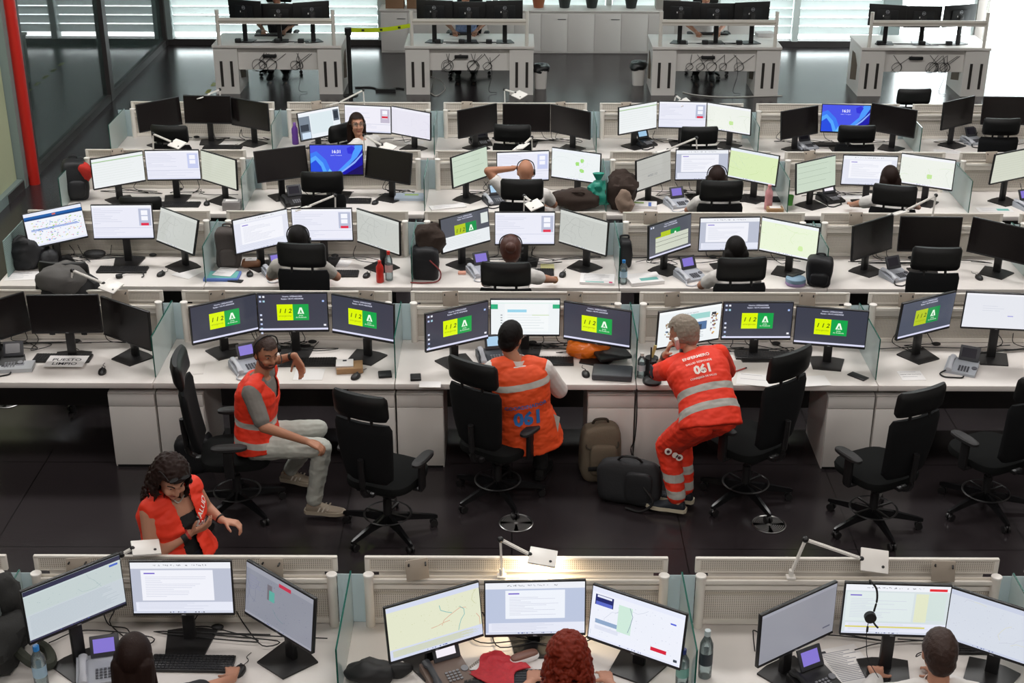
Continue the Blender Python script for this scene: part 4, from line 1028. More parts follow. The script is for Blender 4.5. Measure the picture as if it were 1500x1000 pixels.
boxy(1135, 307, (.16, .1, .05), 0, 'wooden card holder beside the pink bottle', 'card holder', 'card_holder', WOOD, extra=[((0, 0, .051), (.11, .06, .003), PAPER)])
boxy(564, 548, (.1, .1, .02), .15, 'black wallet on the second desk, second row', 'wallet', 'wallet', LEA)
boxy(609, 553, (.08, .1, .02), .1, 'black wallet on the third desk, second row', 'wallet', 'wallet', LEA)
boxy(1257, 551, (.075, .15, .009), .75, 'black smartphone beside the glass divider, second row', 'smartphone', 'smartphone', BLK)
boxy(345, 411, (.13, .06, .012), -.25, 'black case sticking out beneath the page, third row', 'case', 'glasses_case', BLK)
boxy(683, 398, (.07, .05, .02), 0, 'pink sticky note block left of the phone, third row', 'note', 'note_block', mat('pink_note', 'e0a590', .8))
t = thing('round_case', 'round blue and lilac case with a phone on top', 'case', tuple(onrow(1163, 412)), 0)
MB().lathe([(.08, 0), (.088, .01), (.088, .025), (.085, .03)], n=28).build('bottom_half', mat('lilac', 'a08ab4', .6), t); MB().lathe([(.086, .03), (.089, .04), (.085, .06), (.07, .066)], n=28).build('top_half', mat('blue_grey', '7e9ab0', .6), t)
p = onrow(1163, 412); tag(MB().box((0, 0, .005), (.07, .14, .009), bev=.004).build('smartphone', BLK, None, (p.x, p.y, DZ + .067), (0, 0, -.9)), 'black smartphone lying on the round blue case', 'smartphone')
p = onrow(1088, 546); t = thing('pen', 'red pen lying on white sheets, second row', 'pen', (p.x, p.y, DZ + .003), R(35)); MB().cyl((-.07, 0, .005), (.06, 0, .005), .0055, n=8).build('barrel', mat('red_pen', 'b03a38', .4), t); MB().cyl((.06, 0, .005), (.075, 0, .005), .006, n=8).build('tip', BLK, t)
# folders and dark cases near the second divider of the second row
boxy(905, 546, (.30, .2, .05), -.12, 'dark grey laptop case at the desk edge, third desk, second row', 'case', 'laptop_case', mat('slate_case', '3e4146', .5), bev=.012)
boxy(896, 527, (.26, .2, .03), .3, 'black folder lying on the dark grey laptop case', 'folder', 'folder', LEA, dz=.052, bev=.01)
def bottle(px, py, h, r, cap, body, label, name='water_bottle', lab=None, cat='bottle'):
    p = onrow(px, py); t = thing(name, label, cat, (p.x, p.y, DZ))
    MB().lathe([(r * .85, 0), (r, .008), (r, h * .3), (r * .93, h * .42), (r, h * .55), (r * .95, h * .72), (r * .4, h * .88), (r * .38, h * .9)], n=18).build('body', body, t)
    MB().lathe([(r * .45, h * .89), (r * .45, h), (r * .3, h * 1.0)], n=14).build('cap', cap, t)
    if lab: MB().ring([[Vector((r * 1.01 * math.cos(a), r * 1.01 * math.sin(a), z)) for a in [2 * math.pi * j / 18 for j in range(18)]] for z in (h * .3, h * .55)], cap=(False, False)).build('bottle_label', lab, t)
CAPB = mat('blue_cap', '2f6fc0', .4); CAPN = mat('navy_cap', '23357a', .4)
bottle(62, 1006, .26, .036, mat('bright_blue_cap', '2f8ad8', .4), BOTTLE, 'water bottle with bright blue cap, left front desk', lab=mat('ice_label', 'a9c8dc', .5))
bottle(1005, 1004, .23, .034, CAPN, BOTTLE, 'water bottle with navy cap left of the glass divider, middle front desk', lab=mat('teal_label', '7fb3a8', .5))
bottle(1032, 990, .29, .036, mat('clear_cap', 'b9c4c6', .4), BOTTLE, 'clear water bottle right of the glass divider, right front desk', lab=mat('dark_label', '27313a', .5))
bottle(938, 552, .2, .034, mat('white_cap', 'ece8e2', .4), BOTTLE, 'clear plastic bottle beside the black mug, second row', lab=mat('pale_label', 'c8ccd0', .5))
bottle(917, 410, .22, .034, mat('bright_blue_cap', '2f8ad8', .4), BOTTLE, 'water bottle with blue cap beside the divider, third row', lab=mat('ice_label', 'a9c8dc', .5))
REDB = mat('red_bottle', 'c8281e', .35)
bottle(557, 413, .2, .034, REDB, REDB, 'solid red bottle on the second desk, third row')
bottle(566, 410, .27, .034, REDB, BOTTLE, 'clear bottle with red lid beside the solid red bottle', lab=mat('red_white_label', 'c8a8a4', .5))
bottle(1125, 306, .25, .04, mat('pink_cap', 'd08a8c', .5), mat('pink_bottle', 'c98d90', .5, vary=.35, bscale=40), 'pink patterned bottle on the fourth desk, fourth row')
bottle(433, 211, .25, .038, mat('violet', '8a5fb4', .4), mat('purple_bottle', '6a3f9a', .4), 'purple bottle on the second desk, fifth row')
p = onrow(1162, 300); t = thing('cup', 'green cup on the fifth desk, fourth row', 'cup', (p.x, p.y, DZ)); MB().ring([[Vector((r * math.cos(2 * math.pi * j / 20), r * math.sin(2 * math.pi * j / 20), z)) for j in range(20)] for r, z in ((.001, .004), (.028, .0), (.036, .1), (.033, .1), (.026, .008), (.001, .008))], cap=(False, False)).build('bowl', mat('green_cup', '5fae48', .4), t)
p = onrow(955, 560); t = thing('mug', 'tall black mug with a yellow brush in it, second row', 'mug', (p.x, p.y + .1, DZ)); MB().lathe([(.05, 0), (.055, .01), (.05, .16), (.045, .16)], n=20).build('body', BLKM, t); MB().box((.01, 0, .2), (.02, .015, .12), rot=(0, .25, 0)).build('brush', mat('yellow_brush', 'c8b878', .6), t)
p = onrow(955, 560); t = thing('radio_charger', 'black walkie talkie charger at the desk edge, second row', 'radio', (p.x, p.y, DZ), .3); MB().lathe([(.07, 0), (.072, .02), (.05, .045), (.03, .05)], n=20).build('cradle', BLK, t); MB().box((0, 0, .11), (.055, .035, .14), bev=.008).build('handset', BLKM, t); MB().cyl((-.018, 0, .18), (-.018, 0, .29), .006, n=8).build('antenna', BLK, t)
# red notebook, pencil case, headset on the monitor
p = onrow(714, 972); t = thing('notebook', 'red ornate cloth folder on a spiral notebook, middle front desk', 'notebook', (p.x, p.y, DZ), R(-38))
MB().box((.02, .0, .008), (.2, .24, .016)).build('pages', PAPER, t)
mb = MB()
for i in range(16): mb.tube([(-.09, -.11 + i * .0145, .004), (-.1, -.11 + i * .0145, .014), (-.086, -.11 + i * .0145, .02)], .0016, n=4, steps=3)
mb.build('spiral', mat('brass_wire', '7c6a58', .4, .6), t)
mb = MB(); N = 14
vs = [(-.07 + .23 * i / N + .03 * math.sin(j * .5), -.12 + .25 * j / N, .031 + .012 * noise.noise(Vector((i * .5, j * .5, 1)))) for j in range(N + 1) for i in range(N + 1)]
vs2 = [(x, y, z - .006) for x, y, z in vs]; K = (N + 1) ** 2
mb.add(vs + vs2, [(j * (N + 1) + i, j * (N + 1) + i + 1, (j + 1) * (N + 1) + i + 1, (j + 1) * (N + 1) + i) for j in range(N) for i in range(N)] + [(K + (j + 1) * (N + 1) + i, K + (j + 1) * (N + 1) + i + 1, K + j * (N + 1) + i + 1, K + j * (N + 1) + i) for j in range(N) for i in range(N)])
mb.build('red_cover', mat('red_brocade', 'b8242e', .6, bump=.5, bscale=60, vary=.3), t)
p = onrow(768, 968); t = thing('pencil_case', 'brown and white oblong pencil case beside the red-haired person', 'case', (p.x, p.y, DZ), R(28))
MB().ell((0, 0, .022), (.085, .032, .022), pw=.6).build('white_bottom', PAPER, t); MB().ell((0, 0, .034), (.08, .029, .02), pw=.6).build('brown_lid', mat('copper_brown', '7a5548', .35), t)
p = aty(1277, 856, MON['A3M'][1]); t = thing('headset', 'black headset hanging over the middle monitor, right front desk', 'headset', (p.x, MON['A3M'][1] - .012, MON['A3M'][2] + .165))
MB().tube([(0, .03, -.01), (-.01, .02, .012), (.0, -.006, .01), (.02, -.014, -.02), (.028, -.016, -.08), (.02, -.016, -.15)], .0055, n=8).build('headband', BLK, t)
MB().cyl((.0, -.02, -.175), (.0, -.045, -.175), .03, n=20).build('ear_cup', BLKM, t); MB().tube([(.01, -.03, -.19), (.03, -.035, -.22), (.045, -.04, -.235)], .005, n=6).build('microphone', BLK, t)
MB().tube([(-.005, -.03, -.2), (-.008, -.03, -.26), (-.002, -.03, -.33), (.01, -.05, -.42), (.03, -.2, -.422)], .0022, n=5).cyl((-.006, -.03, -.235), (-.006, -.03, -.265), .006, n=8).build('cord', BLKM, t)
p = onrow(206, 405); t = thing('headset', 'black headset lying on the first desk, third row', 'headset', (p.x - .12, p.y + .1, DZ)); MB().tube([(-.06, -.03, .02), (-.02, .03, .02), (.08, .05, .02), (.16, .05, .015)], .006, n=6).build('headband', BLK, t); MB().cyl((-.06, -.04, .004), (-.06, -.04, .028), .03, n=16).build('ear_cup', BLKM, t); MB().tube([(.13, .05, .02), (.15, -.02, .01), (.14, -.05, .01)], .005, n=6).build('microphone', BLK, t)
p = onrow(139, 376); tag(MB().ell((0, 0, .03), (.1, .07, .03), pw=.8).build('oval_case', BLKM, None, (p.x, p.y, DZ)), 'black oval case left of the middle monitor, third row', 'case')

# ------------------------------------------------------------------ bags
def lump(name, m, c, r, seed, amp=.12, pw=.75, parent=None, n=28, mm=18, freq=6, rot=None, flat=True):
    mb = MB().ell((0, 0, 0), r, n=n, m=mm, pw=pw)
    vs = []
    for v in mb.v:
        q = Vector(v); d = q.normalized() if q.length else Vector((0, 0, 1))
        w3 = Vector((seed, seed * 2, 0)); q = q + d * (noise.noise(q * freq + w3) + .6 * noise.noise(q * freq * 2.3 + w3) + .35 * noise.noise(q * freq * 5 + w3)) * amp * min(r) * 2
        if flat and q.z < -r[2] * .93: q.z = -r[2] * .93
        vs.append(q)
    mb.v = [tuple(v) for v in vs]
    return mb.build(name, m, parent, (c[0], c[1], c[2]), rot)
def rucksack(x, y, z0, w_, d, h, yaw, label, m, m2=None, lean=.0, pocket=True, name='backpack', seed=1, cat='backpack'):
    t = thing(name, label, cat, (x, y, z0), yaw)
    lump('body', m, (0, 0, h / 2 * .93), (w_ / 2, d / 2, h / 2), seed, .09, .42, t, rot=(lean, 0, 0))
    if pocket: lump('front_pocket', m2 or m, (0, -d / 2 * .9, h * .3), (w_ * .36, d * .2, h * .22), seed + 1, .08, .6, t, flat=False)
    MB().tube([(-.04, d * .2, h * .93), (-.03, d * .2, h * 1.02), (.03, d * .2, h * 1.02), (.04, d * .2, h * .93)], .009, n=6).build('top_handle', m2 or m, t)
    MB().tube([(-w_ * .3, d * .45, h * .85), (-w_ * .42, d * .62, h * .5), (-w_ * .35, d * .5, h * .12)], .012, n=6).tube([(w_ * .3, d * .45, h * .85), (w_ * .42, d * .62, h * .5), (w_ * .35, d * .5, h * .12)], .012, n=6).build('shoulder_straps', m2 or m, t)
    return t
NB = mat('black_nylon', '131418', .6, bump=.3, bscale=70); GB = mat('grey_nylon', '4a4340', .75, bump=.3, bscale=60); BR = mat('brown_knit', '33261f', .9, bump=.5, bscale=90)
p = onrow(112, 292); t = rucksack(p.x, p.y + .05, DZ, .25, .22, .42, .3, 'black rucksack with a red garment at the left end, fourth row', NB, seed=3); lump('red_garment', mat('red_cloth', 'c22a20', .8, bump=.4, bscale=40), (.1, -.06, .27), (.07, .06, .1), 5, .2, .9, t, flat=False)
p = onrow(331, 395); rucksack(p.x + .02, p.y + .08, DZ, .22, .17, .38, .1, 'grey rucksack standing beside the glass divider, third row', GB, seed=4)
p = onrow(622, 412); t = rucksack(p.x, p.y + .1, DZ, .24, .2, .3, 0, 'black bag with red cord beside the divider, third row', NB, pocket=False, seed=7, name='shoulder_bag', cat='bag'); lump('dark_scarf', BR, (.04, .1, .33), (.13, .1, .13), 8, .2, .8, t, flat=False); MB().tube([(.05, -.11, .2), (.14, -.12, .1), (.12, -.14, .02), (0, -.16, .01), (-.12, -.15, .01)], .006, n=6).build('red_cord', mat('red_cord', '8a3a3a', .7), t)
p = onrow(915, 392); rucksack(p.x, p.y + .05, DZ, .12, .16, .27, .1, 'small black bag behind the blue-capped bottle, third row', NB, pocket=False, seed=9, name='hand_bag', cat='bag')
p = onrow(1200, 420); rucksack(p.x, p.y + .05, DZ, .22, .16, .27, -.2, 'small black rucksack beside the round blue case, third row', NB, seed=10)
p = onrow(38, 392); t = thing('dark_bag', 'large black bag at the left end of the third row', 'bag', (p.x, p.y + .05, DZ)); lump('body', NB, (0, 0, .14), (.17, .15, .15), 11, .15, .8, t); lump('side_pouch', NB, (.2, -.02, .076), (.1, .1, .08), 12, .15, .9, t)
p = onrow(845, 310); t = thing('holdall', 'dark brown holdall right of the bald man, fourth row', 'bag', (p.x, p.y + .1, DZ)); lump('body', BR, (0, 0, .094), (.25, .14, .1), 13, .2, .8, t); MB().tube([(-.1, -.05, .15), (-.05, -.1, .2), (.05, -.1, .2), (.1, -.05, .15)], .01, n=6).build('handle', BR, t)
TL = mat('teal_plastic', '1c8a76', .45, bump=.6, bscale=25)
p = onrow(868, 304); t = thing('carrier_bag', 'knotted teal plastic carrier bag, fourth row', 'bag', (p.x + .05, p.y + .0, DZ + .06)); lump('body', TL, (0, 0, .1), (.12, .09, .12), 14, .3, .9, t); MB().ring([[Vector((r * math.cos(a), r * .6 * math.sin(a), z)) for a in [2 * math.pi * j / 10 for j in range(10)]] for r, z in ((.07, .19), (.025, .235), (.04, .26), (.06, .3))]).build('knot', TL, t)
p = onrow(912, 310); t = thing('folded_coat', 'dark brown coat heaped beside the divider, fourth row', 'coat', (p.x, p.y + .08, DZ)); lump('body', BR, (0, .03, .178), (.15, .12, .19), 15, .25, .8, t); lump('beige_scarf', mat('beige_knit', '8a7668', .9, bump=.5, bscale=80), (.02, -.1, .11), (.085, .06, .13), 16, .3, .9, t, flat=False)
OR = glass('orange_plastic', 'f07a18', .25, .15, 1.0)
p = onrow(862, 523); t = thing('carrier_bag', 'crumpled orange plastic bag under the monitor, second row', 'bag', (p.x, p.y + .02, DZ)); lump('body', mat('orange_film', 'e8741c', .22, bump=1.0, bscale=22), (0, 0, .075), (.17, .1, .08), 17, .16, .8, t, n=40, mm=26, freq=7)
# floor bags
OL = mat('olive_canvas', '6d6252', .85, bump=.4, bscale=90); OLD = mat('olive_dark', '3c362d', .8)
q = atz(878, 700, 0); t = thing('backpack', 'olive backpack standing on the floor against the white cabinet', 'backpack', (q.x, q.y + .02, 0), .1)
lump('body', OL, (0, 0, .22), (.155, .1, .235), 21, .06, .45, t); lump('front_pocket', OL, (.01, -.09, .2), (.105, .045, .13), 22, .06, .45, t, flat=False)
MB().box((.01, -.14, .15), (.24, .012, .035), bev=.004).build('strap', BLKM, t); MB().tube([(-.06, .02, .44), (-.04, .0, .49), (.04, .0, .49), (.06, .02, .44)], .01, n=6).build('top_handle', OLD, t)
MB().tube([(-.12, -.07, .36), (-.1, -.11, .3), (.1, -.11, .3), (.12, -.07, .36)], .006, n=6).build('zip', OLD, t)
q = atz(922, 738, 0); t = thing('document_bag', 'black document bag slumped on the floor beside the backpack', 'bag', (q.x, q.y + .06, 0), -.25)
lump('body', mat('black_cordura', '1a1b1e', .75, bump=.3, bscale=80), (0, 0, .16), (.23, .1, .17), 23, .1, .5, t, rot=(-.25, 0, 0)); lump('flap', mat('black_cordura', '1a1b1e', .75, bump=.3, bscale=80), (.08, -.1, .17), (.1, .03, .12), 24, .08, .5, t, flat=False)
MB().tube([(-.1, 0, .31), (-.05, -.04, .38), (.05, -.04, .38), (.1, 0, .31)], .009, n=6).build('handle', BLKM, t)
MB().tube([(.12, -.12, .2), (.2, -.16, .1), (.12, -.17, .02), (0, -.15, .02)], .01, n=6).build('strap', BLKM, t)
q = atz(285, 690, 0); t = rucksack(q.x, q.y + .05, 0, .28, .2, .3, .2, 'black bag on the floor between cabinet and office chair', NB, pocket=False, seed=26, name='shoulder_bag', cat='bag')
# front row dark coat
p = onrow(8, 990); t = thing('coat', 'dark grey coat heaped at the left end of the front desks', 'coat', (p.x - .12, p.y + .12, DZ))
DC = mat('charcoal_wool', '2c2c2b', .95, bump=.5, bscale=120)
lump('body', DC, (0, 0, .16), (.22, .24, .17), 31, .2, .8, t); lump('hood', DC, (.07, .16, .3), (.09, .1, .15), 32, .2, .9, t, flat=False)
MB().tube([(.12, -.05, .2), (.25, -.1, .08), (.34, -.06, .03), (.3, .05, .03), (.24, .08, .06)], .028, n=8).build('sleeve', mat('olive_sleeve', '3c3f36', .9), t)
p = onrow(540, 992); t = thing('scarf', 'black garment on the desk left of the middle front monitor', 'clothing', (p.x, p.y, DZ)); lump('body', BLKM, (0, 0, .048), (.13, .09, .05), 33, .3, .9, t); lump('sleeve', BLKM, (.13, .02, .038), (.1, .04, .04), 34, .2, .9, t)
# grey jacket hung over the first chair of the third row
c0 = [o for o in COL.objects if o.get('label', '').startswith('dark chair with grey hooded')][0]
t = thing('hooded_jacket', 'grey hooded jacket draped over the leftmost chair, third row', 'jacket', (c0.location.x, c0.location.y - .33, .43))
mb = MB(); prof = [(0, .27), (.2, .27), (.4, .27), (.6, .26), (.74, .24), (.8, .16)]
mb.ring([[Vector((hw * math.copysign(abs(math.cos(a)) ** .7, math.cos(a)), .14 * (hw / .27) ** .5 * math.sin(a) + .015 * math.sin(a * 7), z)) for a in [2 * math.pi * j / 36 for j in range(36)]] for z, hw in prof]); mb.build('body', mat('black_padded', '1c1c1e', .8, bump=.3, bscale=40), t)
lump('hood', mat('grey_fleece', '605e5c', .95, bump=.4, bscale=150), (-.02, -.03, .78), (.2, .15, .12), 35, .12, .9, t, flat=False)
# bins, barrier, plants, boxes
for px, py, lab in ((792, 131, 'white bin with black liner right of the second back desk'), (935, 126, 'white bin with black liner left of the third back desk')):
    q = atz(px, py, 0); t = thing('waste_bin', lab, 'bin', (q.x, q.y + .1, 0), 0, 'white waste bins with black liners')
    MB().ring([sup_ring(0, 0, z, .2 * k, .2 * k, .5) for z, k in ((0, .85), (.28, 1))], cap=(True, True)).build('body', CAB, t)
    lump('liner', mat('black_film', '17181a', .3, bump=.6, bscale=20), (0, 0, .29), (.125, .12, .07), 41 + px, .3, .7, t, flat=False)
q = atz(514, 140, 0); t = thing('barrier_post', 'black retractable barrier post with yellow tape beside the first back desk', 'barrier', (q.x, q.y, 0))
MB().lathe([(.11, 0), (.11, .01), (.04, .03), (.032, .04)], n=24).build('foot', BLKM, t); MB().cyl((0, 0, .03), (0, 0, .93), .032).build('pole', BLKM, t); MB().cyl((0, 0, .9), (0, 0, 1.0), .05).build('head', BLKM, t)
e = Vector((BX[1] - .84, BY, 1.03)) - Vector((q.x, q.y, 0))
vs = []
for i in range(11):
    u = i / 10; P = Vector((.04, 0, .97)).lerp(e, u); P.z -= .0 + .03 * math.sin(math.pi * u); vs += [P + Vector((0, 0, .03)), P - Vector((0, 0, .03)), P + Vector((.004, .004, -.03)), P + Vector((.004, .004, .03))]
mb = MB().ring([vs[i * 4:i * 4 + 4] for i in range(11)]); mb.sm = [False] * len(mb.sm)
YT = mb.build('yellow_tape', mat('yellow_tape', 'c6dc10', .5), t)
mb = MB()
for u in (.2, .5, .8):
    P = Vector((.04, 0, .97)).lerp(e, u); P.z -= .03 * math.sin(math.pi * u); mb.box(P + Vector((0, -.004, 0)), (.04, .003, .03), rot=(0, 0, math.atan2(e.y, e.x)))
mb.build('tape_print', mat('tape_print', '3a4410', .6), YT)
def plant(x, label, pot, seed):
    t = thing('potted_plant', label, 'plant', (x, 23.72, .703)); rr = random.Random(seed)
    MB().lathe([(.08, 0), (.11, .16), (.12, .17), (.1, .165), (.001, .15)], n=18).build('pot', pot, t)
    mb = MB()
    for i in range(26):
        a = rr.uniform(0, 6.28); l = rr.uniform(.2, .38); dx, dy = math.cos(a), math.sin(a); k = rr.uniform(.25, .75)
        P = [Vector((dx * .02, dy * .02, .15)), Vector((dx * l * k * .5, dy * l * k * .5, .15 + l * .6)), Vector((dx * l * k, dy * l * k, .15 + l * .75))]; s_ = Vector((-dy, dx, 0)) * .018
        mb.add([P[0] - s_ * .3, P[0] + s_ * .3, P[1] + s_, P[1] - s_, P[2]], [(0, 1, 2, 3), (3, 2, 4)])
    mb.build('leaves', mat('leaf_green', '35522c', .6), t)
TC = mat('terracotta', '9a5a3a', .7); DP = mat('dark_pot', '2c3230', .6)
for x, lab, pot, sd_ in ((.42, 'potted plant in a terracotta pot on the sideboard, leftmost', TC, 1), (.85, 'potted plant in a dark pot beside the terracotta pot', DP, 2), (1.3, 'potted plant in a dark pot, middle of the sideboard', DP, 3), (1.95, 'potted plant in a dark pot near the third back desk', DP, 4)): plant(x, lab, pot, sd_)
for x, w_, lab in ((-1.95, .3, 'brown cardboard box at the left end of the sideboard'), (-1.55, .4, 'wider brown cardboard box on the sideboard behind the second desk'), (2.55, .4, 'grey box on the sideboard behind the third back desk')):
    tag(MB().box((0, 0, .13), (w_, .3, .26), bev=.004).box((0, 0, .261), (w_, .04, .002), mi=1).build('storage_box', [mat('brown_card', '8a6a50', .8) if x < 0 else mat('grey_card2', 'a5a39c', .8), mat('parcel_tape', 'a58f70', .4)], None, (x, 23.72, .703)), lab, 'box')
# loose papers and crumbs of cable on the floor near the back desks
mb = MB().tube([atz(1000, 135, .01), atz(1020, 139, .01), atz(1060, 142, .01), atz(1110, 141, .01), atz(1146, 140, .01)], .008, n=6)
tag(mb.build('floor_cable', mat('white_cable', 'c8c4be', .5)), 'white cable running along the floor below the third back desk', 'cable')
mb = MB().tube([atz(520, 128, .01), atz(545, 128, .01), atz(560, 133, .01), atz(580, 129, .01), atz(592, 130, .01)], .012, n=6).box(atz(565, 132, .02), (.3, .05, .04))
tag(mb.build('floor_cable', BLKM), 'black cable and power strip on the floor beside the barrier post', 'cable')
mb = MB().tube([atz(632, 112, .3), atz(645, 118, .1), atz(652, 130, .01), atz(640, 140, .01), atz(630, 136, .01)], .007, n=6)
tag(mb.build('floor_cable', mat('white_cable', 'c8c4be', .5)), 'looped white cable beside the second back desk pedestal', 'cable')
mb = MB().tube([(1.0 - .07, 9.49, .70), (.935, 9.46, .5), (.925, 9.44, .3), (.90, 9.44, .22), (.93, 9.43, .1), (.94, 9.4, .01)], .005, n=6)
tag(mb.build('hanging_cable', BLKM), 'black cable hanging down between the white cabinets, second row', 'cable')
# ------------------------------------------------------------------ people
SKIN = mat('skin', 'c08a70', .55, vary=.05, bscale=12); SKIN2 = mat('skin_tan', 'b07a5e', .55, vary=.05, bscale=12)
LIPS = mat('lips', 'a05a50', .5); EYEW = mat('eye_white', 'b8aca4', .4); EYEB = mat('eye_dark', '2a1c16', .3)
def fabric(name, c, b=.35, s=22): return mat(name, c, .85, bump=b, bscale=s, vary=.06)
def vest_mat(name, col, bands, col2='b5b3ac'):
    if name in _M: return _M[name]
    m = mat(name, col, .65, bump=.5, bscale=11); nt = m.node_tree; b = nt.nodes['Principled BSDF']
    b.inputs['Emission Strength'].default_value = 0
    tc = nt.nodes.new('ShaderNodeTexCoord'); sp = nt.nodes.new('ShaderNodeSeparateXYZ'); nt.links.new(tc.outputs['Object'], sp.inputs[0])
    acc = None
    for z0, z1 in bands:
        v = mathn(nt, 'MULTIPLY', mathn(nt, 'GREATER_THAN', sp.outputs[2], z0), mathn(nt, 'LESS_THAN', sp.outputs[2], z1))
        acc = v if acc is None else mathn(nt, 'MAXIMUM', acc, v)
    mx = nt.nodes.new('ShaderNodeMixRGB'); mx.inputs[1].default_value = (*lin(col), 1); mx.inputs[2].default_value = (*lin(col2), 1)
    if acc is not None: nt.links.new(acc, mx.inputs[0])
    else: mx.inputs[0].default_value = 0
    nt.links.new(mx.outputs[0], b.inputs['Base Color']); return m
def V(*a): return Vector(a)
def remesh(mb, voxel, smooth=3, name='body'):
    me = bpy.data.meshes.new('tmp'); me.from_pydata(mb.v, [], mb.f)
    o = bpy.data.objects.new('tmp', me); COL.objects.link(o)
    r = o.modifiers.new('r', 'REMESH'); r.mode = 'VOXEL'; r.voxel_size = voxel
    s = o.modifiers.new('s', 'SMOOTH'); s.factor = .5; s.iterations = smooth
    bpy.context.view_layer.update()
    out = bpy.data.meshes.new_from_object(o.evaluated_get(bpy.context.evaluated_depsgraph_get())); out.name = name
    bpy.data.objects.remove(o); bpy.data.meshes.remove(me)
    out.materials.clear(); out.polygons.foreach_set('use_smooth', [True] * len(out.polygons)); return out
def capq(mb, p0, p1, r0, r1, n=12, sq=(1, 1), side=None):
    p0, p1 = V(*p0), V(*p1); d = p1 - p0; L = d.length or 1e-5; d = d / L
    a = (V(*side) if side is not None else (V(0, 0, 1) if abs(d.z) < .9 else V(1, 0, 0))); a = (a - d * a.dot(d)).normalized(); b = d.cross(a)
    rs = []
    for t, k in ((-.98, .15), (-.7, .714), (-.3, .954), (0, 1)): rs.append((p0 + d * t * r0, r0 * k))
    for t, k in ((0, 1), (.3, .954), (.7, .714), (.98, .15)): rs.append((p1 + d * t * r1, r1 * k))
    mb.ring([[c + (a * math.cos(q) * sq[0] + b * math.sin(q) * sq[1]) * r for q in [2 * math.pi * j / n for j in range(n)]] for c, r in rs])
def ik(a, c, l1, l2, pole):
    d = c - a; L = min(d.length, (l1 + l2) * .999); dn = d.normalized(); x = (l1 * l1 - l2 * l2 + L * L) / (2 * L); h = math.sqrt(max(0, l1 * l1 - x * x))
    p = pole - dn * pole.dot(dn); p.normalize(); return a + dn * x + p * h, a + dn * L
def hand(mb, w, d, n, side, curl=.5, s=1.0, spread=.12, fr=.0088):
    """palm and five fingers. d = pointing direction, n = palm normal, side = towards the thumb"""
    d = d.normalized(); n = (n - d * n.dot(d)).normalized(); th = (side - d * side.dot(d) - n * side.dot(n)).normalized()
    for k in (-1, -.33, .33, 1): capq(mb, w + th * .012 * k, w + d * .08 * s + th * .030 * k * s, .016 * s, .0125 * s, 8)
    for i, (k, L) in enumerate(((1, .075), (.33, .084), (-.33, .078), (-1, .06))):
        p = w + d * .085 * s + th * .031 * k * s; cd = curl * (1 + .12 * i); ang = cd * .6
        dd = (d + th * spread * k).normalized()
        for seg in (.45, .32, .25):
            v = dd * math.cos(ang) + n * math.sin(ang); q = p + v * L * seg * s; capq(mb, p, q, fr * s, fr * .92 * s, 8); p = q; ang += cd * .75
    p = w + d * .025 * s + th * .03 * s; v = (d * .6 + th * .7 + n * .35).normalized()
    q = p + v * .045 * s; capq(mb, p, q, .0125 * s, .0105 * s, 8); v2 = (v + d * .5 + n * .3 * curl).normalized(); capq(mb, q, q + v2 * .032 * s, .0105 * s, .009 * s, 8)
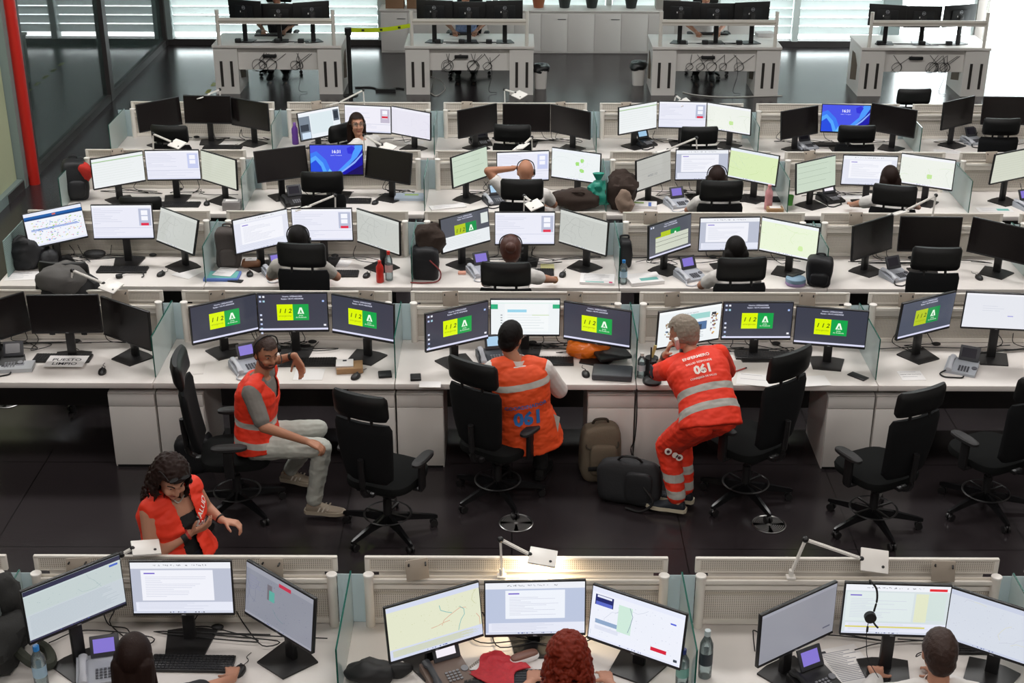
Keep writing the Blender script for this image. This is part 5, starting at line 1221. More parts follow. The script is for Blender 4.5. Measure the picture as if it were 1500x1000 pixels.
class Person:
    def __init__(s, label, P, C, N, rh, rs, head, hf, female=False, skin=SKIN, vox=.009, scale=1.0, hu=None, bulk=1.0):
        s.P, s.C, s.N = V(*P), V(*C), V(*N); s.rh, s.rs = V(*rh).normalized(), V(*rs).normalized(); s.k = scale; s.fem = female; s.skin = skin; s.vox = vox; s.bulk = bulk
        s.sw = (.158 if female else .182) * scale
        s.H = V(*head); hf = V(*hf).normalized(); hu = V(*(hu or (0, 0, 1))); s.hu = (hu - hf * hu.dot(hf)).normalized(); s.hf = hf; s.hr = s.hf.cross(s.hu)
        s.t = thing('person', label, 'person', (s.P.x, s.P.y, 0), 0)
        s.org = V(s.P.x, s.P.y, 0); s.b = MB(); s.arms = {}; s.legs = {}
        s.torso(s.b, 0, -.16, 1.0)
        nb = s.N; s.neck_top = s.H - s.hu * .075 - s.hf * .02
        capq(s.b, nb - (s.N - s.C).normalized() * .03, s.neck_top, .056 if not female else .048, .05 if not female else .043)
        s.headgeo(s.b)
    def bez(s, t):
        t = max(-.3, min(1.05, t)); a = s.P.lerp(s.C, t); b = s.C.lerp(s.N, t)
        if t < 0: return s.P + (s.C - s.P) * 2 * t, (s.C - s.P).normalized()
        return a.lerp(b, t), ((s.C - s.P) * (1 - t) + (s.N - s.C) * t).normalized()
    PROF_M = [(-.16, .07, .06), (-.08, .14, .1), (0, .165, .115), (.15, .16, .115), (.35, .152, .11), (.55, .165, .118), (.72, .178, .118), (.85, .175, .102), (.94, .13, .08), (1.0, .07, .06)]
    PROF_F = [(-.16, .08, .07), (-.08, .15, .11), (0, .172, .122), (.15, .155, .112), (.32, .13, .098), (.52, .14, .112), (.66, .15, .128), (.82, .15, .095), (.93, .11, .07), (1.0, .055, .05)]
    def torso(s, mb, inf, t0, t1, flare=0, n=28, skirt=False):
        pr = s.PROF_F if s.fem else s.PROF_M; rings = []
        if skirt: pr = [(-.3,) + pr[2][1:]] + pr[2:]
        ts = sorted({p[0] for p in pr if t0 < p[0] < t1} | {t0, t1})
        for t in ts:
            for (ta, wa, da), (tb, wb, db) in zip(pr, pr[1:]):
                if ta <= t <= tb: u = (t - ta) / (tb - ta); hw, hd = wa + (wb - wa) * u, da + (db - da) * u; break
            hw, hd = hw * s.k * s.bulk + inf, hd * s.k * s.bulk + inf
            if flare and t < .35: hw += flare * (.35 - t); hd += flare * (.35 - t)
            c, u_ = s.bez(t); r = s.rh.lerp(s.rs, max(0, min(1, t))); r = (r - u_ * r.dot(u_)).normalized(); f = u_.cross(r)
            rings.append([c + r * hw * math.copysign(abs(math.cos(a)) ** .85, math.cos(a)) + f * hd * math.copysign(abs(math.sin(a)) ** .85, math.sin(a)) for a in [2 * math.pi * j / n for j in range(n)]])
        mb.ring(rings)
    def sh(s, side): return s.N - (s.N - s.C).normalized() * .045 * s.k + s.rs * s.sw * (1 if side == 'R' else -1)
    def hp(s, side): return s.P + s.rh * .088 * s.k * (1 if side == 'R' else -1)
    def headgeo(s, mb):
        M = Matrix((s.hr, s.hf, s.hu)).transposed(); s.HM = Matrix.Translation(s.H) @ M.to_4x4(); h = s.HM
        q = .94 if s.fem else 1.0
        mb.ell((0, -.008, .018), (.076 * q, .097 * q, .1 * q), mx=h, n=20, m=14)
        mb.ell((0, .022, -.045), (.062 * q, .066 * q, .068 * q), mx=h, n=18, m=12)
        mb.ell((0, .052, -.09), (.03 * q, .032, .022), mx=h, n=12, m=8)
        mb.ell((0, .062, .028), (.05, .03, .014), mx=h, n=12, m=8)
        for sx in (-1, 1):
            mb.ell((sx * .035, .062, -.03), (.024, .026, .022), mx=h, n=10, m=8)
            mb.ell((sx * .077 * q, -.008, -.008), (.009, .019, .03), mx=h, n=10, m=8)
        capq(mb, h @ V(0, .084, .012), h @ V(0, .1, -.028), .009, .0125, 8); capq(mb, h @ V(-.01, .09, -.03), h @ V(.01, .09, -.03), .009, .009, 8)
    def arm(s, side, target, pole, d=None, n=None, th=None, curl=.5, l1=.29, l2=.25, elbow=None, hscale=1.0, r=1.0):
        a = s.sh(side); k = s.k * (.93 if s.fem else 1); T = V(*target)
        if elbow is None: e, w = ik(a, T, l1 * k, l2 * k, V(*pole))
        else: e, w = V(*elbow), T
        capq(s.b, a, e, .052 * k * r, .04 * k * r); capq(s.b, e, w, .041 * k * r, .026 * k); s.arms[side] = (a, e, w, r)
        dd = V(*d) if d else (w - e).normalized(); nn = V(*n) if n else V(0, 0, -1); tt = V(*th) if th else s.rs * (-1 if side == 'R' else 1)
        if abs(nn.normalized().dot(dd.normalized())) > .97: nn = s.rs
        hand(s.b, w + dd.normalized() * .01, dd, nn, tt, curl, hscale * k); s.handpos = w + dd.normalized() * .08
        return e, w
    def leg(s, side, ankle, pole=None, knee=None, toe=None, l1=.43, l2=.42):
        a = s.hp(side); A = V(*ankle)
        if knee is None: kn, A = ik(a, A, l1 * s.k, l2 * s.k, V(*pole))
        else: kn = V(*knee)
        capq(s.b, a, kn, .085 * s.k, .058 * s.k); capq(s.b, kn, A, .056 * s.k, .036 * s.k); tv = V(*toe).normalized() if toe else s.rh.cross(V(0, 0, 1)) * -1
        capq(s.b, A + V(0, 0, -.03), A + tv * .14 + V(0, 0, -.055), .035, .025); s.legs[side] = (a, kn, A, tv); return kn
    def finish(s):
        me = remesh(s.b, s.vox, 3, 'body'); me.materials.append(s.skin); me.transform(Matrix.Translation(-s.org)); s.body = lk('body', me, s.t)
        s.bvh = BVHTree.FromPolygons([v.co + s.org for v in me.vertices], [p.vertices for p in me.polygons])
    def child(s, name, mb, m, vox=None, frame=None, cut=None, smooth=3, solid=0, wrinkle=.006):
        me = remesh(mb, vox or s.vox, smooth, name); F = frame or Matrix.Translation(s.org); Fi = F.inverted(); me.transform(Fi)
        if wrinkle:
            nr = [v.normal.copy() for v in me.vertices]
            for v, vn in zip(me.vertices, nr):
                q = v.co * 13; q.z *= 1.6; v.co += vn * (noise.noise(q + V(s.P.x * 9, 0, 0)) + .5 * noise.noise(q * 2.3)) * wrinkle
        if cut:
            bm = bmesh.new(); bm.from_mesh(me); bmesh.ops.delete(bm, geom=[f for f in bm.faces if cut(f.calc_center_median())], context='FACES'); bm.to_mesh(me); bm.free()
        me.materials.append(m); o = lk(name, me, s.t); o.matrix_local = Matrix.Translation(-s.org) @ F
        if solid: q = o.modifiers.new('s', 'SOLIDIFY'); q.thickness = solid; q.offset = 1
        return o
    def frame(s):
        u = (s.N - s.P).normalized(); r = (s.rs + s.rh); r = (r - u * r.dot(u)).normalized(); f = u.cross(r)
        return Matrix.Translation(s.P) @ Matrix((r, f, u)).transposed().to_4x4()
    def shirt(s, m, sleeve=.55, long=False, t0=-.05, inf=.01, name='shirt', cut=None, loose=.0, top=1.0):
        mb = MB(); s.torso(mb, inf, t0, .985 * top, loose, skirt=True)
        for sd, (a, e, w, r) in s.arms.items():
            if sleeve <= 0: continue
            capq(mb, s.N + (a - s.N) * .45 - V(0, 0, .01), a, .06 * s.k + inf, .055 * s.k + inf)
            if long: capq(mb, a, e, .056 * s.k * r + inf, .046 * s.k + inf); capq(mb, e, e.lerp(w, .88), .046 * s.k + inf, .033 * s.k + inf)
            else: capq(mb, a, a.lerp(e, sleeve), .055 * s.k * r + inf, (.052 - .01 * sleeve) * s.k * r + inf + .004)
        return s.child(name, mb, m, cut=cut, frame=s.frame(), wrinkle=.003)
    def trousers(s, m, hem=.93, inf=.012, name='trousers', frame=None):
        mb = MB(); s.torso(mb, inf, -.16, .12)
        for sd, (a, kn, A, tv) in s.legs.items():
            capq(mb, a, kn, .088 * s.k + inf, .06 * s.k + inf); capq(mb, kn, kn.lerp(A, hem), .06 * s.k + inf, .044 * s.k + inf)
        return s.child(name, mb, m, frame=frame)
    def shoes(s, m, sole=None, name='shoe'):
        for sd, (a, kn, A, tv) in s.legs.items():
            mb = MB(); z = V(0, 0, 1); rt = tv.cross(z)
            hl = A - tv * .055; hl.z = A.z - .065
            for (x, hw, h0, h1) in ((0, 0, 0, 0),): pass
            rings = []
            for x, hw, top in ((-.002, .022, .03), (.01, .034, .075), (.06, .037, .085), (.11, .038, .075), (.17, .045, .05), (.22, .044, .042), (.26, .034, .036), (.278, .016, .02)):
                c = hl + tv * x; rings.append([c + rt * hw * math.copysign(abs(math.cos(q)) ** .6, math.cos(q)) + z * (top / 2 + top / 2 * math.copysign(abs(math.sin(q)) ** .6, math.sin(q))) for q in [2 * math.pi * j / 16 for j in range(16)]])
            mb.ring(rings); o = mb.build(name, m, s.t); o.data.transform(Matrix.Translation(-s.org))
            ms = MB(); out = []
            for x, hw in ((-.012, .02), (.005, .038), (.06, .04), (.12, .041), (.18, .05), (.23, .048), (.27, .034), (.288, .014)): out.append((x, hw))
            lo = [hl + tv * x + rt * h for x, h in out] + [hl + tv * x - rt * h for x, h in reversed(out)]
            n = len(lo); ms.add([p + z * .0 for p in lo] + [p + z * .028 for p in lo], [tuple(range(n - 1, -1, -1)), tuple(range(n, 2 * n))] + [(i, (i + 1) % n, n + (i + 1) % n, n + i) for i in range(n)], 0, False)
            q_ = ms.build('sole', sole or m, o); q_.data.transform(Matrix.Translation(-s.org))
    def hair(s, m, style='short', length=.2, vox=.006, curls=0, seed=3, thick=.014, bun=False, front=.03, fuzz=.0):
        mb = MB(); h = s.HM; q = .94 if s.fem else 1.0
        mb.ell((0, -.01, .022), (.076 * q + thick, .097 * q + thick, .1 * q + thick), mx=h, n=24, m=16)
        if style == 'short': mb.ell((0, -.05, -.03), (.066 + thick * .5, .05 + thick * .6, .07), mx=h, n=18, m=12)
        if style == 'long':
            dn = V(0, 0, -1); bk = s.H - s.hf * .045 - s.hu * .02; 
            for x in (-.05, 0, .05):
                p = bk + s.hr * x; mid = p - s.hf * .03 + dn * length * .5; capq(mb, p, mid, .055, .052); capq(mb, mid, p - s.hf * .035 + dn * length, .05, .03)
            for x in (-1, 1):
                p = s.H + s.hr * x * .06 - s.hf * .02; capq(mb, p + V(0, 0, .02), p + s.hr * x * .02 + dn * length * .75, .035, .026)
        if bun: mb.ell((0, -.105, .04), (.045, .04, .045), mx=h, n=14, m=10)
        if curls:
            rr = random.Random(seed)
            for i in range(curls):
                th_ = rr.uniform(0, 6.28); ph = rr.uniform(-.9, 1.4); d = V(math.cos(th_) * math.cos(ph), math.sin(th_) * math.cos(ph), math.sin(ph))
                if d.y > .35 and d.z < .45: continue
                drop = length * max(0, .35 - d.z); p = h @ V(d.x * (.098 + drop * .25), -.015 + d.y * (.11 + drop * .15), .02 + d.z * .118 - drop)
                rad = rr.uniform(.008, .015); mb.ell(p, (rad, rad, rad * 1.3), n=8, m=6)
        fr = front
        def cut(c):
            p = (Fi @ c)
            if p.y < .02: return (style == 'short' and p.z < -.05 and p.y > -.03) or False
            if p.z > .085 and p.y < .1: return False
            lim = .048 if style == 'long' or curls else .035
            return (abs(p.x) < .105 and p.z < .062 + fr * .3 + (.02 if p.y < .05 else 0) and p.y > lim) or (p.y > .02 and p.z < .05 and style == 'short')
        F = s.HM; Fi = Matrix.Identity(4)
        me = remesh(mb, vox, 1 if curls else 2, 'hair'); me.transform(F.inverted())
        if fuzz or curls:
            for v in me.vertices:
                d = v.co.normalized(); v.co += d * noise.noise(v.co * 55) * (fuzz or .006)
        bm = bmesh.new(); bm.from_mesh(me); bmesh.ops.delete(bm, geom=[f for f in bm.faces if cut(f.calc_center_median())], context='FACES'); bm.to_mesh(me); bm.free()
        me.materials.append(m); o = lk('hair', me, s.t); o.matrix_local = Matrix.Translation(-s.org) @ F; return o
    def onface(s, x, z):
        o = s.HM @ V(x, .3, z); loc, nrm, i, d = s.bvh.ray_cast(o, -s.hf, .5); return loc if loc is not None else s.HM @ V(x, .1, z)
    def face(s, beard=None, brow='2c1d16', smile=0):
        h = s.HM
        for sx in (-1, 1):
            p = s.onface(sx * .031, .012) - s.hf * .006
            e = MB().ell(p - s.org - s.hf * .001, (.010, .010, .007)).build('eye', EYEW, s.t)
            MB().ell(p - s.org + s.hf * .0055, (.0062, .0055, .0062), n=10, m=6).build('iris', EYEB, e)
            pts = [s.onface(sx * x, z) - s.org + s.hf * .001 for x, z in ((.016, .031), (.03, .036), (.048, .03))]
            MB().tube(pts, .0038, n=6).build('eyebrow', mat('brow_' + brow, brow, .9), s.t)
        pts = [s.onface(x, -.062 + smile * abs(x) * .2) - s.org for x in (-.024, -.012, 0, .012, .024)]
        MB().tube(pts, [.003, .006, .007, .006, .003], n=8).build('lips', LIPS, s.t)
        if beard:
            mb = MB(); mb.ell((0, .024, -.052), (.064, .068, .064), mx=h, n=18, m=12); me = remesh(mb, .006, 2, 'beard'); me.transform(Matrix.Translation(-s.org))
            Hi = h.inverted() @ Matrix.Translation(s.org)
            bm = bmesh.new(); bm.from_mesh(me)
            def ct(f):
                c = Hi @ f.calc_center_median(); return not (c.z < -.058 or (abs(c.x) > .05 and c.z < -.02) or (abs(c.x) < .028 and -.052 < c.z < -.04)) or c.y < .0
            bmesh.ops.delete(bm, geom=[f for f in bm.faces if ct(f)], context='FACES'); bm.to_mesh(me); bm.free(); me.materials.append(beard); lk('beard', me, s.t)
    def glasses(s, m=None, up=0, shades=False, fwd=0):
        m = m or BLKM; mb = MB(); h = s.HM; le = MB()
        for sx in (-1, 1):
            c = V(sx * .033, .098 - up * .3 + fwd, .012 + up); ring = [h @ (c + V(.026 * math.cos(a), -.004 * abs(math.cos(a)), .019 * math.sin(a))) - s.org for a in [2 * math.pi * j / 16 for j in range(17)]]
            mb.tube(ring, .0022, n=5, steps=0); mb.tube([h @ (c + V(sx * .026, -.002, 0)) - s.org, h @ V(sx * .08, .05 - up * .3, .015 + up) - s.org, h @ V(sx * .086, -.01, .01 + up * .5) - s.org], .002, n=5)
            le.add([h @ (c + V(.025 * math.cos(a), 0, .018 * math.sin(a))) - s.org for a in [2 * math.pi * j / 16 for j in range(16)]], [tuple(range(16))], 0, False)
        mb.tube([h @ V(-.008, .102 - up * .3 + fwd, .015 + up) - s.org, h @ V(.008, .102 - up * .3 + fwd, .015 + up) - s.org], .002, n=5)
        o = mb.build('glasses', m, s.t); le.build('lenses', mat('shade_lens', '0c0c10', .06, spec=1) if shades else glass('lens', 'e8f0f0', .9, .03, 1.0), o)
    def headset(s, mic='L', q=1.0):
        h = s.HM @ Matrix.Diagonal((q, 1, q, 1)); k = .1 if s.fem else .096; mb = MB()
        mb.tube([h @ V(x, -.01, z) - s.org for x, z in ((-.086, .0), (-.094, .05), (-.07, .108), (0, .134), (.07, .108), (.094, .05), (.086, 0))], .005, n=6)
        o = mb.build('headset', BLKM, s.t); sx = -1 if mic == 'L' else 1
        MB().cyl(h @ V(sx * .08, -.005, 0) - s.org, h @ V(sx * .105, -.005, 0) - s.org, .027, n=16).build('ear_cup', BLKM, o)
        MB().tube([h @ V(sx * .098, 0, -.01) - s.org, h @ V(sx * .09, .06, -.045) - s.org, h @ V(sx * .05, .11, -.06) - s.org], .0035, n=6).build('microphone', BLKM, o)
    def vest(s, m, inf=.024, t0=-.06, top=.97, cut=None, flare=.05, mat_trim=None, name='vest', sleeve=0, solid=0.004):
        mb = MB(); s.torso(mb, inf, t0, top, flare, skirt=True)
        for sd in ('L', 'R'):
            a = s.sh(sd); capq(mb, s.N + (a - s.N) * .4 - V(0, 0, .012), s.N + (a - s.N) * .86, .056 * s.k + inf * .75, .05 * s.k + inf * .7)
        F = s.frame(); o = s.child(name, mb, m, vox=s.vox, frame=F, cut=cut, solid=solid); me = o.data
        s.vb = BVHTree.FromPolygons([v.co.copy() for v in me.vertices], [tuple(p.vertices) for p in me.polygons]); s.vo = o; return o
    def decal(s, txt, size, x, z, m, parent=None, side=-1, shear=0, bold=.02, rot=0, name='lettering'):
        v, f = text_geo(txt, size, bold=bold, shear=shear); out = []; bvh = s.vb
        for a, b, _ in v:
            ca, sa = math.cos(rot), math.sin(rot); a, b = a * ca - b * sa, a * sa + b * ca
            if side > 0: a = -a
            loc, nr, i, d = bvh.ray_cast(V(x + a, side * .6, z + b), V(0, -side, 0), 1.0)
            out.append((loc + V(0, side * .012, 0)) if loc is not None else V(x + a, side * .15, z + b))
        mb = MB().add(out, f, 0, False); o = mb.build(name, m, s.vo); return o
    def patch(s, pts, m, name, side=-1):
        """a printed shape laid on the garment, local x,z"""
        out = []
        for x, z in pts:
            loc, nr, i, d = s.vb.ray_cast(V(x, side * .6, z), V(0, -side, 0), 1.0); out.append((loc + V(0, side * .0055, 0)) if loc is not None else V(x, side * .15, z))
        return MB().add(out, [tuple(range(len(pts)))], 0, False).build(name, m, s.vo)
def circ(x, z, r, n=14, r2=None): return [(x + r * math.cos(2 * math.pi * j / n), z + (r2 or r) * math.sin(2 * math.pi * j / n)) for j in range(n)]
def band(s, w, e, m, name='watch', r=.031, frac=.06, wd=.02):
    d = (e - w).normalized(); c = w + d * frac; o = MB().cyl(c - d * wd / 2 - s.org, c + d * wd / 2 - s.org, r, n=18).build(name, m, s.t); return o
HB = mat('hair_black', '110d0c', .6, bump=.5, bscale=40, stretch=(6, 6, .6), spec=.2); HD = mat('hair_dark_brown', '24140f', .6, bump=.5, bscale=40, stretch=(6, 6, .6), spec=.22, vary=.3); HR = mat('hair_red', '74220e', .6, bump=.7, bscale=80, vary=.45, spec=.25)
HA = mat('hair_auburn', '4a2418', .5, bump=.6, bscale=60); HG = mat('hair_grey', '8f8375', .65, bump=.7, bscale=70, vary=.3); HBR = mat('hair_brown_short', '38241c', .6, bump=.7, bscale=120, vary=.3)
WSH = fabric('white_shirt_cloth', 'd8d4d0'); GSH = fabric('grey_tshirt_cloth', '77736e'); PGS = fabric('pale_grey_cloth', 'b9b5ae'); BKC = fabric('black_cloth', '141416'); BKT = fabric('black_trouser_cloth', '101214'); NAV = fabric('navy_cloth', '1c2230')
ORANGE = 'f0381c'
# generic seated figure facing +Y, turned by yaw about its pelvis
def chair_of(head):
    return min((o for o in COL.objects if o.name.startswith('office_chair')), key=lambda o: (o.location.x - head[0]) ** 2 + (o.location.y - head[1]) ** 2)
def seated(label, head, yaw=0, female=False, lean=.12, top=WSH, bottoms=BKT, hands=None, hair=None, skin=SKIN, vox=.009, look=None, sleeve=.6, long=False, setm=None, nod=.15, pel=None, scale=1.0, bulk=1.0, strap=False, legs=True):
    H = V(*head); Rz = Matrix.Rotation(yaw, 3, 'Z'); f = Rz @ V(0, 1, 0); r = Rz @ V(1, 0, 0)
    if pel == 'chair': cc = chair_of(head); P = V(H.x * .6 + cc.location.x * .4, cc.location.y - .045, .605)
    else: P = V(*pel) if pel else V(H.x, H.y, 0) - f * (lean + .06) + V(0, 0, .56)
    N = H - f * .045 - V(0, 0, .165); C = P.lerp(N, .5) - f * .03
    hf = (V(*look) if look else f - V(0, 0, nod))
    s = Person(label, P, C, N, r, r, H, hf, female, skin, vox, scale, bulk=bulk)
    for side, sg in (('R', 1), ('L', -1)):
        tgt = (hands or {}).get(side)
        if tgt is None: tgt = V(H.x, H.y, 0) + f * .36 + r * .17 * sg + V(0, 0, DZ + .055)
        else: tgt = V(*tgt)
        s.arm(side, tgt, (r * sg * 1.0 - f * .35 - V(0, 0, .35)), n=(0, 0, -1), d=tuple((f - r * sg * .2 - V(0, 0, .1))), curl=.35)
        if legs: s.leg(side, P + f * .42 + r * .12 * sg + V(0, 0, .1 - P.z), pole=f + V(0, 0, .6), toe=f)
    s.finish(); s.shirt(top, sleeve, long)
    if legs: s.trousers(bottoms); s.shoes(BLKM)
    if hair: s.hair(**hair)
    if setm: s.headset(setm, 1.0 if hair else .89)
    return s
def hd(px, py, z=1.23): return tuple(atz(px, py, z))
seated('man with dark hair and headset in pale t-shirt, seated at second desk, third row', pel='chair', head=hd(437, 352), top=PGS, hair=dict(m=HB, style='short'), setm='R')
a = atz(833, 410, DZ + .04)
s = seated('woman with auburn bun and headset in white t-shirt, seated at third desk, third row', pel='chair', head=hd(748, 366), female=True, hands={'R': a - V(.06, .05, -.01)}, hair=dict(m=HA, style='short', bun=True, thick=.02), setm='R'); band(s, s.arms['R'][2], s.arms['R'][1], mat('gold', 'b8904a', .3, 1), 'bracelet', .03, .02, .008)
seated('woman with long black hair in white, seated at fourth desk, third row', pel='chair', head=hd(1077, 367), female=True, hair=dict(m=HB, style='long', length=.3), yaw=.08)
s = seated('bald man in white t-shirt holding his head, seated at third desk, fourth row', pel='chair', head=hd(770, 252, 1.22), hands={'L': V(*hd(770, 252, 1.22)) + V(-.12, .02, .03)}, sleeve=.6, setm='R', skin=SKIN2, nod=.3)
seated('woman with dark hair and headset mic, seated at fourth desk, fourth row', pel='chair', head=hd(1050, 262), female=True, hair=dict(m=HD, style='long', length=.2), setm='L')
s = seated('woman with dark hair in white top touching a black phone, fourth row', pel=(3.60, 12.84, .60), head=hd(1303, 261), female=True, hands={'L': atz(1246, 300, .82), 'R': atz(1350, 306, .78)}, hair=dict(m=HD, style='long', length=.22), vox=.008)
s = seated('woman with long dark hair and glasses looking back at camera, fifth row', hd(523, 182, 1.27), yaw=1.0, female=True, top=WSH, long=True, look=(.28, -.95, .12), hair=dict(m=HD, style='long', length=.32), vox=.007, hands={'L': V(*hd(505, 215, .8)), 'R': V(*hd(560, 200, .8))}); s.face(); s.glasses(mat('thin_wire', '8a7a6a', .4, .5))
# front row, seen from above and behind
s = seated('woman with straight dark hair at the left front desk, hand on mouse', hd(197, 962, 1.2), female=True, hair=dict(m=HD, style='long', length=.26, vox=.005), vox=.007, top=BKC, hands={'R': atz(352, 990, DZ + .05)}, sleeve=.9)
s = seated('person with red curly hair in pale top at the middle front desk', hd(832, 965, 1.2), female=True, hair=dict(m=HR, style='long', length=.2, vox=.0045, curls=1500, thick=.018), vox=.007, top=fabric('pale_blue_cloth', 'b4b8c8'), hands={'R': atz(893, 1000, .80)})
s = seated('short-haired man in white collared shirt at the right front desk', hd(1376, 955, 1.22), hair=dict(m=HBR, style='short', vox=.005, thick=.008, fuzz=.003), vox=.007, top=WSH, long=True)
mb = MB(); c = s.N; mb.ring([[c + V(r_ * math.cos(q), r_ * math.sin(q) + .0, z) - s.org for q in [2 * math.pi * j / 24 for j in range(24)]] for r_, z in ((.075, -.02), (.066, .03), (.062, .03), (.07, -.02))], closed=True); mb.build('collar', WSH, s.t)
h = s.HM; MB().tube([h @ V(-.085, 0, .0) - s.org, h @ V(-.105, .0, -.01) - s.org, h @ V(-.1, .03, -.04) - s.org, h @ V(-.06, .09, -.06) - s.org], .0028, n=6).build('earpiece', BLKM, s.t)
# back row people behind their monitors
for px, lab, tm, hm in ((405, 'person in dark top behind the first back row desk monitors', BKC, HD), (682, 'person in blue and white top behind the second back row desk monitors', mat('blue_white_print', '7f93b8', .8, vary=.6, bscale=40), HBR), (1034, 'person in white top behind the third back row desk monitors', WSH, HA)):
    g = aty(px, 0, 21.86); s = seated(lab, (g.x, 21.86, 1.24), yaw=math.pi, top=tm, hair=dict(m=hm, style='short'), female=False, vox=.01, hands=None); s.face()

# the seated man in pale jeans, turned towards the aisle
P = V(-1.80, 8.90, .575); N = V(-1.745, 8.93, 1.075)
s = Person('man in orange vest, grey t-shirt and pale jeans turned sideways on chair', P, P.lerp(N, .5) + V(-.05, 0, 0), N, (-.05, -1, 0), (-.2, -1, -.02), (-1.70, 8.925, 1.25), (.62, -.78, -.22), False, SKIN2, .0065)
s.arm('R', (-1.42, 8.66, .70), None, elbow=(-1.70, 8.64, .82), d=(.9, -.1, -.35), n=(-.1, .1, -1), th=(0, 1, .1), curl=.7)
s.arm('L', (-1.55, 9.20, 1.10), None, elbow=(-1.80, 9.32, .98), d=(.45, -.35, -.8), n=(-.5, -.7, .1), th=(-.6, .3, -.2), curl=.35)
s.leg('R', (-1.42, 8.80, .11), knee=(-1.335, 8.80, .57), toe=(1, -.1, 0)); s.leg('L', (-1.66, 9.22, .13), knee=(-1.40, 9.08, .57), toe=(.95, -.3, 0))
s.finish(); JE = fabric('pale_jeans', 'b4b6ae', .5, 18); s.trousers(JE, hem=.9); s.shoes(mat('beige_shoe', '8d8070', .8), mat('pale_sole', 'a89c8a', .7)); s.shirt(GSH, .8)
def vcut(c): return c.z > .36 and c.y > .03 and abs(c.x) < .035 + (c.z - .36) * .55
s.vest(vest_mat('orange_vest_a', ORANGE, ((.02, .065), (.16, .205))), cut=vcut)
s.decal('061', .07, -.09, .28, mat('dark_print', '2a2230', .6), side=1); s.hair(HBR, 'short', thick=.007, fuzz=.002); s.face(beard=mat('stubble', '5a4034', .9)); s.headset('L')
band(s, s.arms['L'][2], s.arms['L'][1], mat('dark_watch', '2a2624', .4), 'wristwatch', .03, .03, .025)
for sd in ('R', 'L'):
    a, kn, A, tv = s.legs[sd]; mb = MB(); rt = tv.cross(V(0, 0, 1)); hl = A - tv * .055; hl.z = A.z - .065
    for q in range(3):
        for sg in (1, -1):
            o_ = hl + tv * (.09 + q * .03) + rt * sg * .043 + V(0, 0, .03); mb.add([o_ - s.org, o_ + tv * .012 - s.org, o_ + tv * .03 + V(0, 0, .035) - rt * sg * .006 - s.org, o_ + tv * .018 + V(0, 0, .035) - rt * sg * .006 - s.org], [(0, 1, 2, 3)], 0, False)
    mb.build('shoe_stripes', mat('stripe_white', 'd5cdc0', .6), s.t)

# the man in white sleeves seen from behind
P = V(.12, 9.12, .56); N = V(.04, 9.13, 1.08)
s = Person('man in white shirt and orange vest with blue lettering, seated back to camera', P, P.lerp(N, .5) + V(0, -.05, 0), N, (1, .12, 0), (1, .1, -.03), (-.01, 9.19, 1.25), (.45, 1, -.35), False, SKIN2, .0065)
s.arm('R', (.275, 9.50, .80), None, elbow=(.345, 9.25, .81), d=(-.35, .9, .05), n=(-.5, 0, -1), th=(-1, -.2, .4), curl=.75)
s.arm('L', (-.25, 9.62, .79), None, elbow=(-.30, 9.28, .84), d=(.2, 1, 0), curl=.4)
s.leg('R', (.22, 9.35, .10), knee=(.20, 9.42, .56), toe=(.3, 1, 0)); s.leg('L', (-.1, 9.4, .1), knee=(-.14, 9.44, .56), toe=(0, 1, 0))
s.finish(); s.trousers(BKT); s.shoes(BLKM); s.shirt(WSH, long=True, inf=.016)
s.vest(vest_mat('orange_vest_b', 'e8501e', ((.385, .43),)), t0=-.2, flare=.08, inf=.034)
BL = mat('blue_print', '2f6fb4', .6)
s.decal('COORDINADOR', .04, 0, .26, BL, bold=.02); s.decal('061', .14, 0, .165, BL, bold=.04, shear=.1)
s.hair(HB, 'short', thick=.01, vox=.005, fuzz=.002); s.glasses(mat('thin_wire', '8a7a6a', .4, .5))
mb = MB().ring([[s.N + V(r_ * math.cos(q), r_ * math.sin(q) + .01, z) - s.org for q in [2 * math.pi * j / 24 for j in range(24)]] for r_, z in ((.08, -.02), (.068, .035), (.062, .035), (.07, -.02))], closed=True); mb.build('collar', WSH, s.t)
MB().cyl(s.arms['R'][2] + V(-.035, .09, .0) - s.org, s.arms['R'][2] + V(-.05, .06, .1) - s.org, .004, n=8).build('pen_in_hand', BLK, s.t)
s.patch([(.15, -.02), (.2, -.02), (.23, .12), (.19, .12)], mat('reflective_tape', 'b5b3ac', .5), 'reflective_patch')

# the leaning man on the phone
P = V(1.36, 8.66, .88); N = V(1.25, 9.0, 1.19)
s = Person('grey-haired man in orange uniform leaning on the desk with a phone', P, P.lerp(N, .5) + V(.03, -.04, .05), N, (1, .35, .08), (1, .10, .30), (1.195, 9.07, 1.345), (-.93, .3, -.3), False, SKIN, .0065, bulk=1.04)
s.arm('L', (1.09, 9.15, 1.14), None, elbow=(1.06, 9.36, .90), d=(.25, -.25, .95), n=(.85, -.2, -.1), th=(.1, -.9, -.1), curl=.7)
s.arm('R', (1.42, 9.56, .79), None, elbow=(1.56, 9.26, .95), d=(-.5, .8, 0), curl=.4)
s.leg('L', (1.20, 8.86, .10), knee=(1.12, 8.98, .50), toe=(-.95, .3, 0)); s.leg('R', (1.27, 8.99, .10), knee=(1.22, 9.10, .50), toe=(-.95, .3, 0))
s.finish()
mb = MB(); s.torso(mb, .02, -.16, .15)
for sd, (a, kn, A, tv) in s.legs.items(): capq(mb, a, kn, .118, .092); capq(mb, kn, kn.lerp(A, .88), .092, .066)
m_ = vest_mat('orange_uniform', ORANGE, ((.15, .21), (.27, .33))); s.child('trousers', mb, m_)
s.shoes(mat('navy_shoe', '1a2028', .7), mat('cream_sole', 'c8bfa8', .6)); s.shirt(fabric('orange_shirt_cloth', ORANGE), .88, inf=.02)
